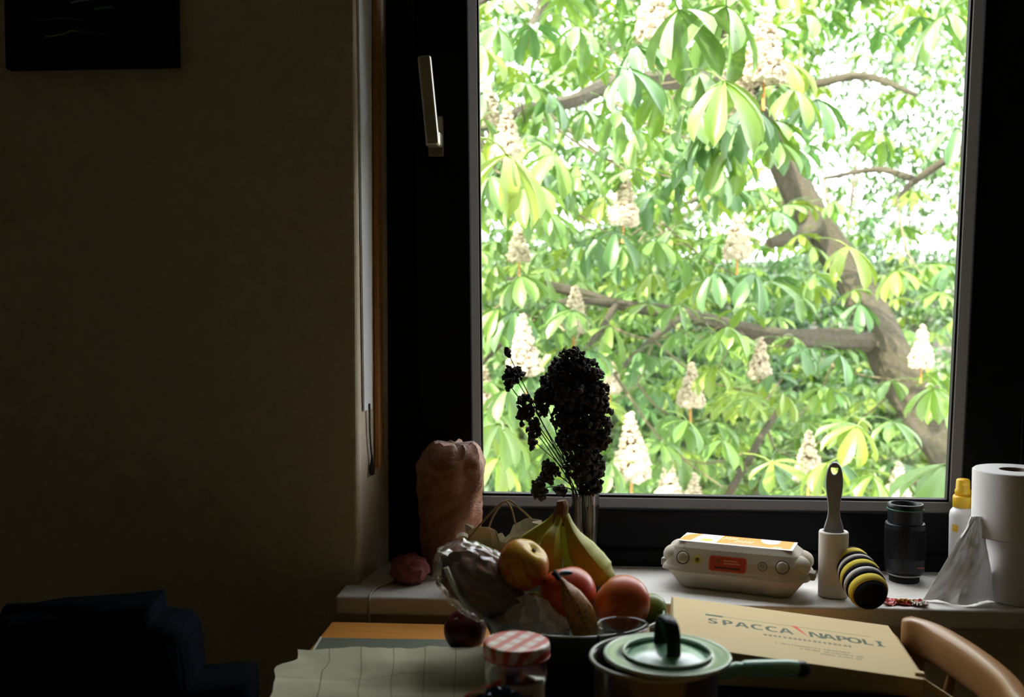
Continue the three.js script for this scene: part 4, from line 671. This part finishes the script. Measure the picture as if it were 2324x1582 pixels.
// ---------------------------------------------------------------- on the sill, right
{ // egg carton
  const a = onY(1524, 1334, SY), b = onY(1806, 1366, SY), dv = b.clone().sub(a), turn = Math.atan2(-dv.z, dv.x), Lb = dv.length(), n = V(-Math.sin(turn) * -1, 0, 0);
  const L = Lb * 1.19, Wc = 0.098, back = V(Math.sin(turn), 0, Math.cos(turn)).multiplyScalar(-Wc * 0.42), ctr = a.clone().lerp(b, 0.5).add(back);
  const g = thing('egg_carton', 'grey moulded egg carton with an orange and white printed top', 'egg carton', V(ctr.x, SY, ctr.z), turn);
  const pulp = mat([1, 1, 1], 0.95, { map: grainTex([0.50, 0.45, 0.36], 0.14, 6, 0.06), bumpMap: bumpTex(10, 0.03), bumpScale: 0.0006 });
  const sq = (th, e) => [Math.sign(Math.cos(th)) * Math.pow(Math.abs(Math.cos(th)), e), Math.sign(Math.sin(th)) * Math.pow(Math.abs(Math.sin(th)), e)];
  const hull = (rows, e, scallop) => surf((u, v) => { const k = u * (rows.length - 1), i = Math.min(rows.length - 2, Math.floor(k)), f = k - i, [y0, l0, w0] = rows[i], [y1, l1, w1] = rows[i + 1]; const [cx, cz] = sq(v * 2 * Math.PI, e), l = (l0 + (l1 - l0) * f) / 2, w = (w0 + (w1 - w0) * f) / 2, y = y0 + (y1 - y0) * f; let x = cx * l, z = cz * w; if (scallop) { const s = 0.5 + 0.5 * Math.cos((x / L) * 5 * 2 * Math.PI), d = scallop * (1 - y / 0.03); z *= 1 - d * s * 0.5; x *= 1 - d * 0.25 * (0.5 + 0.5 * Math.cos(z / Wc * 2 * Math.PI * 2)); } return V(x, y, z); }, (rows.length - 1) * 4, 96);
  part(g, 'tray', metreUV(merge(hull([[0.002, L * 0.78, Wc * 0.70], [0.016, L * 0.86, Wc * 0.86], [0.028, L * 0.94, Wc * 0.98], [0.030, L, Wc * 1.04], [0.032, L, Wc * 1.04], [0.0325, L * 0.5, Wc * 0.5]], 0.35, 0.35), hull([[0.0, L * 0.2, Wc * 0.2], [0.001, L * 0.76, Wc * 0.66], [0.003, L * 0.78, Wc * 0.70]], 0.35, 0.35))), pulp);
  const lid = new THREE.Group(); lid.name = 'lid'; g.add(lid); const HT = 0.074;
  part(lid, 'lid_shell', metreUV(hull([[0.031, L, Wc * 1.05], [0.035, L * 0.985, Wc * 1.02], [0.038, L * 0.955, Wc * 0.985], [0.052, L * 0.92, Wc * 0.90], [0.066, L * 0.86, Wc * 0.76], [HT - 0.002, L * 0.80, Wc * 0.66], [HT, L * 0.785, Wc * 0.63], [HT + 0.0002, 0.02, 0.01]], 0.30, 0)), pulp);
  // bulging cups at the lid's ends
  for (const sx of [-1, 1]) for (const sz of [-1, 1]) part(lid, 'end_bulge', smooth(blob(() => V(0.020, 0.016, 0.020), 14, 20)).translate(sx * L * 0.415, 0.050, sz * Wc * 0.20), pulp);
  for (const sx of [-1, 1]) part(lid, 'hinge_tab', box(sx * L * 0.505 - 0.005, sx * L * 0.505 + 0.005, 0.028, 0.040, -0.004, 0.016, 0.002), pulp);
  const tl = canvasTex(1024, 320, (c, w, h) => {
    c.fillStyle = '#f2ecef'; c.fillRect(0, 0, w, h); c.fillStyle = '#e8930f';
    c.beginPath(); c.moveTo(0, h * 0.9); c.quadraticCurveTo(0, h * 0.1, w * 0.12, 0); c.lineTo(w * 0.15, 0); c.lineTo(w * 0.10, h * 0.9); c.closePath(); c.fill();
    c.beginPath(); c.moveTo(w * 0.345, 0); c.lineTo(w * 0.68, 0); c.quadraticCurveTo(w * 0.70, h * 0.55, w * 0.80, h * 0.5); c.quadraticCurveTo(w * 0.87, h * 0.45, w * 0.855, 0); c.lineTo(w * 0.975, 0); c.lineTo(w * 0.975, h * 0.9); c.lineTo(w * 0.33, h * 0.9); c.closePath(); c.fill();
    c.fillStyle = '#c9c234'; c.beginPath(); c.ellipse(w * 0.235, h * 0.66, w * 0.055, h * 0.14, 0, 0, 7); c.fill();
    c.fillStyle = '#f4e4d6'; for (const [x0, y0, n, sz] of [[0.38, 0.12, 4, 0.30], [0.50, 0.38, 5, 0.26]]) for (let i = 0; i < n; i++) { const x = w * (x0 + i * 0.032), y = h * y0; c.save(); c.transform(1, 0, -0.3, 1, x, y); c.fillRect(0, 0, 11, h * sz * (i % 2 ? 0.8 : 1)); if (i % 3 !== 1) c.fillRect(0, h * sz * 0.4, 24, 10); c.restore(); }
    c.fillStyle = 'rgba(200,150,120,0.9)'; c.fillRect(w * 0.42, h * 0.72, w * 0.30, h * 0.10); c.fillStyle = '#a9b889'; c.beginPath(); c.ellipse(w * 0.86, h * 0.80, w * 0.045, h * 0.09, 0, 0, 7); c.fill();
  });
  part(lid, 'top_label', (() => { const t = new THREE.BoxGeometry(L * 0.775, 0.0006, Wc * 0.60); const u = t.attributes.uv, nr = t.attributes.normal; for (let i = 0; i < u.count; i++) if (nr.getY(i) < 0.9) u.setXY(i, 0.3, 0.02); return t.translate(0, HT + 0.0006, 0); })(), mat([0.92, 0.92, 0.92], 0.6, { map: tl }), 'white label with orange print');
  // flat print and press buttons on the sloping front
  const fy = 0.052, fz = Wc * 0.452, sl = Math.atan2(0.16 * Wc * 0.5 + 0.004, 0.028);
  const front = new THREE.Group(); front.name = 'front_face'; lid.add(front); front.position.set(0, fy, fz + 0.0018); front.rotation.x = -sl * 0.86;
  const badge = canvasTex(512, 288, (c, w, h) => { c.fillStyle = '#b03a22'; c.fillRect(0, 0, w, h); c.strokeStyle = '#cf6a3c'; c.lineWidth = 14; c.strokeRect(12, 12, w - 24, h - 24); c.fillStyle = '#5a4a3a'; c.beginPath(); for (let i = 0; i < 10; i++) { const r = i % 2 ? 16 : 42, a = i * 0.628 - 1.57; c.lineTo(118 + Math.cos(a) * r, 96 + Math.sin(a) * r); } c.fill(); c.fillStyle = '#c98d6a'; c.fillRect(200, 70, 190, 26); c.fillRect(200, 118, 220, 26); c.fillStyle = '#4a3024'; c.fillRect(84, 200, w - 168, 34); });
  const flatPrint = (name, w, h, x, y, m, lb) => part(front, name, box(x - w / 2, x + w / 2, y - h / 2, y + h / 2, 0, 0.0008, 0.0003), m, lb);
  { const bw = L * 0.255, bh = 0.024, q = 0.006, rs = new THREE.Shape(); rs.moveTo(-bw / 2 + q, -bh / 2); rs.lineTo(bw / 2 - q, -bh / 2); rs.quadraticCurveTo(bw / 2, -bh / 2, bw / 2, -bh / 2 + q); rs.lineTo(bw / 2, bh / 2 - q); rs.quadraticCurveTo(bw / 2, bh / 2, bw / 2 - q, bh / 2); rs.lineTo(-bw / 2 + q, bh / 2); rs.quadraticCurveTo(-bw / 2, bh / 2, -bw / 2, bh / 2 - q); rs.lineTo(-bw / 2, -bh / 2 + q); rs.quadraticCurveTo(-bw / 2, -bh / 2, -bw / 2 + q, -bh / 2); const t = new THREE.ShapeGeometry(rs, 6), tu = t.attributes.uv, tp = t.attributes.position; for (let i = 0; i < tu.count; i++) tu.setXY(i, tp.getX(i) / bw + 0.5, tp.getY(i) / bh + 0.5); t.translate(-0.006, -0.004, 0.0009); part(front, 'badge', t, mat([0.9, 0.9, 0.9], 0.8, { map: badge }), 'red printed badge'); }
  const petals = []; for (let k = 0; k < 14; k++) { const a = k / 14 * 6.283; petals.push(box(0.003, 0.0078, -0.0009, 0.0009, 0, 0.0009).rotateZ(a)); }
  part(front, 'sunflower_print', merge(petals).translate(-L * 0.235, -0.001, 0.0002), mat([0.55, 0.47, 0.06], 0.8), 'yellow sunflower print');
  part(front, 'sunflower_centre', new THREE.CylinderGeometry(0.0034, 0.0034, 0.0012, 16).rotateX(Math.PI / 2).translate(-L * 0.235, -0.001, 0.0005), mat([0.12, 0.08, 0.03], 0.9));
  part(front, 'round_print', new THREE.RingGeometry(0.0055, 0.0075, 24).translate(L * 0.205, -0.002, 0.001), mat([0.22, 0.19, 0.15], 0.9));
  part(front, 'round_print', new THREE.RingGeometry(0.0014, 0.0035, 16).translate(L * 0.205, -0.001, 0.001), mat([0.24, 0.2, 0.16], 0.9));
  for (const x of [-L * 0.335, L * 0.335]) { part(front, 'button', lathe([[0, 0.0036], [0.006, 0.0034], [0.0082, 0.0022], [0.009, 0.0], [0.0105, -0.001]], 28).rotateX(Math.PI / 2).translate(x, 0.0, 0.0), pulp); part(front, 'button_groove', new THREE.TorusGeometry(0.0102, 0.0009, 8, 32).translate(x, 0, 0.0004), mat([0.16, 0.14, 0.11], 0.95)); }
}
{ // lint roller standing on its paper roll
  const p = onY(1890, 1352, SY), o = V(p.x, SY, p.z), s = p.clone().sub(camera.position).dot(dirOf(W / 2, H / 2)) / F;
  const g = thing('lint_roller', 'lint roller with a grey handle standing upright on the sill', 'lint roller', o), h = 148 * s, R = 32.5 * s;
  part(g, 'paper_roll', lathe([[0, 0.0005], [R - 0.001, 0.0005], [R, 0.002], [R, h - 0.002], [R - 0.001, h], [R * 0.72, h], [R * 0.72, h - 0.006], [0, h - 0.006]], 48), mat([0.60, 0.56, 0.50], 0.8));
  const H1 = 306 * s, prof = [[0.66, 0], [0.66, 0.10], [0.44, 0.26], [0.40, 0.40], [0.52, 0.58], [0.58, 0.72], [0.52, 0.86], [0.36, 0.95], [0.14, 0.995]];
  const sh = new THREE.Shape(), y0 = h - 0.008, hh = H1 - y0; const pts = [...prof.map(([x, t]) => new THREE.Vector2(x * R, y0 + t * hh)), ...prof.slice().reverse().map(([x, t]) => new THREE.Vector2(-x * R, y0 + t * hh))];
  sh.moveTo(pts[0].x, pts[0].y); sh.splineThru(pts.slice(1, 9)); sh.lineTo(pts[9].x, pts[9].y); sh.splineThru(pts.slice(10)); sh.closePath();
  const hole = new THREE.Path(); hole.absellipse(0, y0 + 0.90 * hh, R * 0.24, hh * 0.07, 0, Math.PI * 2, false); sh.holes.push(hole);
  part(g, 'handle', new THREE.ExtrudeGeometry(sh, { depth: 0.006, bevelEnabled: true, bevelThickness: 0.003, bevelSize: 0.002, bevelOffset: -0.002, bevelSegments: 4, curveSegments: 24 }).translate(0, 0, -0.003), mat([0.22, 0.22, 0.235], 0.45), 'grey plastic handle with a hanging hole').rotation.y = -0.23;
}
{ // striped soft toy lying on the sill
  const f = onY(1978, 1352, SY + 0.027), bk = onZ(1932, 1272, f.z - 0.085), o = V(f.x, SY, f.z);
  const g = thing('striped_toy', 'yellow and black striped round toy with a black end, beside the lint roller', 'toy', o);
  const A = V(0, 0.027, -0.008), B = bk.sub(o), ax = B.clone().sub(A), L = ax.length(); ax.normalize();
  const Q = new THREE.Quaternion().setFromUnitVectors(V(0, 1, 0), ax);
  const put = (geo) => geo.applyQuaternion(Q).translate(A.x, A.y, A.z);
  const R = (t) => 0.0238 + 0.0055 * Math.sin(Math.PI * Math.min(1, 0.15 + t * 0.9));
  const yel = mat([0.66, 0.52, 0.04], 0.85), blk = phys([0.006, 0.006, 0.009], 0.8, { specularIntensity: 0.2 }), wht = mat([0.62, 0.60, 0.56], 0.85);
  const wd = [1.5, 0.8, 1.0, 0.8, 1.5, 0.8, 1.0, 0.8, 1.6], ws = wd.reduce((a, b) => a + b); let acc = 0; for (let k = 0; k < wd.length; k++) { const t0 = acc / ws, t1 = (acc += wd[k]) / ws, rows = []; for (let q = 0; q <= 6; q++) { const t = t0 + (t1 - t0) * q / 6; rows.push([R(t) + 0.0016 * Math.sin(Math.PI * q / 6), t * L]); } part(g, 'stripe', put(lathe([[0.002, t0 * L], ...rows, [0.002, t1 * L]], 36)), k % 2 ? blk : (k % 4 === 2 ? wht : yel)); }
  part(g, 'face', put(blob(() => V(0.0248, 0.016, 0.0248), 18, 32)), blk, 'plain black rounded end');
  part(g, 'tail', put(blob(() => V(0.0235, 0.015, 0.0235), 16, 28).translate(0, L, 0)), blk);
}
{ // camera lens standing on its rear cap
  const p = onY(2052, 1318, SY), o = V(p.x, SY, p.z), s = p.clone().sub(camera.position).dot(dirOf(W / 2, H / 2)) / F;
  const g = thing('camera_lens', 'black camera lens with a green front ring standing on the sill', 'camera lens', o), y = (py) => (1322 - py) * s * 1.02, B = 43 * s, Nw = 40 * s;
  const blk = phys([0.006, 0.007, 0.009], 0.4, { specularIntensity: 0.5 }), rub = phys([0.007, 0.007, 0.008], 0.75, { specularIntensity: 0.4 });
  part(g, 'rear_cap', lathe([[0, 0.0004], [Nw * 0.80, 0.0004], [Nw * 0.82, 0.002], [Nw * 0.82, y(1306)], [0, y(1306)]], 48), rub);
  part(g, 'mount_ring', lathe([[Nw * 0.5, y(1307)], [B * 0.86, y(1307)], [B * 0.88, y(1302)], [Nw * 0.5, y(1301)]], 48), mat([0.45, 0.45, 0.45], 0.3, { metalness: 0.8 }));
  const grip = []; for (let k = 0; k < 72; k++) { const a = k / 72 * 6.283; grip.push(box(-0.0006, 0.0006, y(1268), y(1203), B - 0.0004, B + 0.0008).rotateY(a)); }
  part(g, 'barrel', lathe([[Nw * 0.6, y(1302)], [B * 0.93, y(1300)], [B, y(1294)], [B, y(1194)], [B * 0.97, y(1191)], [Nw * 0.6, y(1190)]], 56), blk);
  part(g, 'grip_ring', merge(grip), rub);
  part(g, 'hood', lathe([[Nw * 0.9, y(1192)], [Nw * 0.94, y(1190)], [Nw * 0.94, y(1158)], [Nw * 0.97, y(1157)], [Nw * 0.97, y(1149)], [Nw * 0.85, y(1148)], [Nw * 0.80, y(1152)], [Nw * 0.7, y(1160)], [Nw * 0.7, y(1190)]], 56), blk);
  part(g, 'green_ring', new THREE.TorusGeometry(Nw * 0.965, 0.0009, 8, 56).rotateX(Math.PI / 2).translate(0, y(1160), 0), mat([0.02, 0.16, 0.08], 0.4), 'green ring');
  part(g, 'front_glass', lathe([[0, y(1154)], [Nw * 0.5, y(1155.5)], [Nw * 0.78, y(1160)]], 40), phys([0.05, 0.09, 0.08], 0.04, { clearcoat: 1 }));
  part(g, 'red_mark', box(0.012, 0.022, y(1284), y(1282), B * 0.90, B * 0.95), mat([0.45, 0.04, 0.03], 0.5));
}
{ // spray bottle
  const z = -0.075, p = onZ(2182, 1290, z), o = V(p.x, SY, z), s = onZ(2182, 1200, z).distanceTo(onZ(2282, 1200, z)) / 100, yb = (py) => onZ(2182, py, z).y - SY;
  const g = thing('spray_bottle', 'white plastic spray bottle with a yellow nozzle on the sill', 'spray bottle', o), R = 29 * s;
  part(g, 'bottle', lathe([[0, 0.0005], [R - 0.002, 0.0005], [R, 0.003], [R, yb(1170)], [R * 0.94, yb(1160)], [R * 0.72, yb(1152)], [R * 0.6, yb(1148)], [0, yb(1148)]], 48), mat([0.70, 0.68, 0.66], 0.4));
  const yel = mat([0.72, 0.44, 0.015], 0.4);
  part(g, 'collar', lathe([[0, yb(1150)], [R * 0.76, yb(1150)], [R * 0.76, yb(1128)], [R * 0.70, yb(1124)], [0, yb(1123)]], 40), yel);
  const nz = part(g, 'nozzle', lathe([[0, yb(1124)], [R * 0.60, yb(1124)], [R * 0.62, yb(1112)], [R * 0.55, yb(1110)], [R * 0.52, yb(1090)], [R * 0.44, yb(1087)], [0, yb(1086)]], 36), yel, 'yellow spray head');
  part(nz, 'spout', box(-0.004, 0.004, yb(1102), yb(1094), R * 0.40, R * 0.62, 0.001), yel);
  const b = onZ(2156, 1195, z).sub(o); part(g, 'print', surf((u, v) => { const a = -1.15 + 0.5 * u; return V(Math.sin(a) * (R + 0.0004), b.y - 0.006 + 0.012 * v, Math.cos(a) * (R + 0.0004)); }, 8, 1), mat([0.75, 0.45, 0.05], 0.6), 'orange print');
}
{ // two paper rolls, one on the other
  const paper = mat([0.78, 0.76, 0.74], 0.95, { bumpMap: bumpTex(8, 0.02), bumpScale: 0.0003 }), core = mat([0.22, 0.15, 0.10], 0.9);
  const roll = (name, label, x, y, z, R, h) => { const g = thing(name, label, 'paper roll', V(x, y, z), 0.3, 'stacked paper rolls'); part(g, 'paper', lathe([[0.0215, 0.0005], [R - 0.002, 0.0005], [R, 0.003], [R, h - 0.003], [R - 0.003, h - 0.0004], [0.0215, h - 0.0008]], 72), paper); part(g, 'core_tube', lathe([[0.0212, 0.001], [0.0212, h - 0.001], [0.0196, h - 0.001], [0.0196, 0.001], [0.0212, 0.001]], 36), core, 'brown card tube'); return g; };
  const a = onY(2312, 1352, SY), h1 = 0.098, lz = 0.01;
  const l = onZ(2241, 1300, lz), Rl = 0.0505; roll('paper_roll', 'lower of two stacked white paper rolls on the sill', l.x + Rl, SY, lz, Rl, h1);
  const u = onZ(2208, 1180, lz), Ru = 0.0585; roll('paper_roll', 'upper of two stacked white paper rolls', u.x + Ru + 0.001, SY + h1, lz, Ru, 0.103);
}
{ // thin white film hanging from the upper roll to the sill
  const top = onZ(2216, 1165, 0.02), o = onY(2170, 1362, SY), P = (px, py, dz) => onZ(px, py, dz).sub(o);
  const g = thing('tissue', 'crumpled thin white tissue spreading from the roll onto the sill', 'tissue', V(o.x, SY, o.z));
  o.y = SY;
  const fn = (u, v) => { // u across, v from the top down
    const w = Math.pow(v, 1.15), lft = 2203 - 112 * Math.pow(v, 1.05), rgt = 2226 + 40 * v, px = lft + (rgt - lft) * u, py = 1172 + 196 * v + 10 * v * u;
    const z = 0.035 - 0.055 * Math.sin(Math.PI * u) * w * 0.25 + 0.034 * Math.sin(Math.PI * u) * v + 0.008 * Math.sin(u * 9 + v * 3) * v + 0.006 * fbm(u * 4, v * 4, 2);
    const p = P(px, py, z - 0.005); if (p.y < 0.002) p.y = 0.002 + 0.001 * (1 + n3(u * 6, v * 6, 0)); return p; };
  part(g, 'tissue_sheet', smooth(sheet(fn, 36, 36, 0.0005, V(0, 0, -1))), phys([0.78, 0.77, 0.76], 0.85, { transmission: 0.35, thickness: 0 }));
}
{ // sweet wrapper
  const p = onY(2052, 1370, SY), g = thing('sweet_wrapper', 'small crumpled red and yellow wrapper lying on the sill', 'wrapper', V(p.x, SY, p.z));
  const f = (w, d, x, z, s) => sheet((u, v) => V(x + (u - 0.5) * w + 0.003 * n3(u * 3, v * 3, s), 0.0025 + 0.004 * Math.abs(fbm(u * 3, v * 3, s)) + 0.003 * n3(u * 5, v * 5, s + 3), z + (v - 0.5) * d + 0.004 * n3(u * 4, 1, s)), 18, 8, 0.0004);
  part(g, 'foil', toCreasedNormals(f(0.062, 0.026, 0, 0, 1), 0.4), mat([0.48, 0.06, 0.045], 0.4));
  part(g, 'twisted_end', toCreasedNormals(f(0.022, 0.016, 0.018, 0.012, 5), 0.4).translate(0, 0.002, 0), mat([0.66, 0.60, 0.52], 0.5), 'pale torn end');
  part(g, 'stripe', toCreasedNormals(f(0.028, 0.006, 0.0, 0.004, 9), 0.4).translate(0, 0.003, 0), mat([0.62, 0.36, 0.05], 0.5), 'yellow stripe');
}
scene.traverse((o) => { if (o.isMesh) { o.castShadow = true; o.receiveShadow = true; } });
renderer.render(scene, camera);
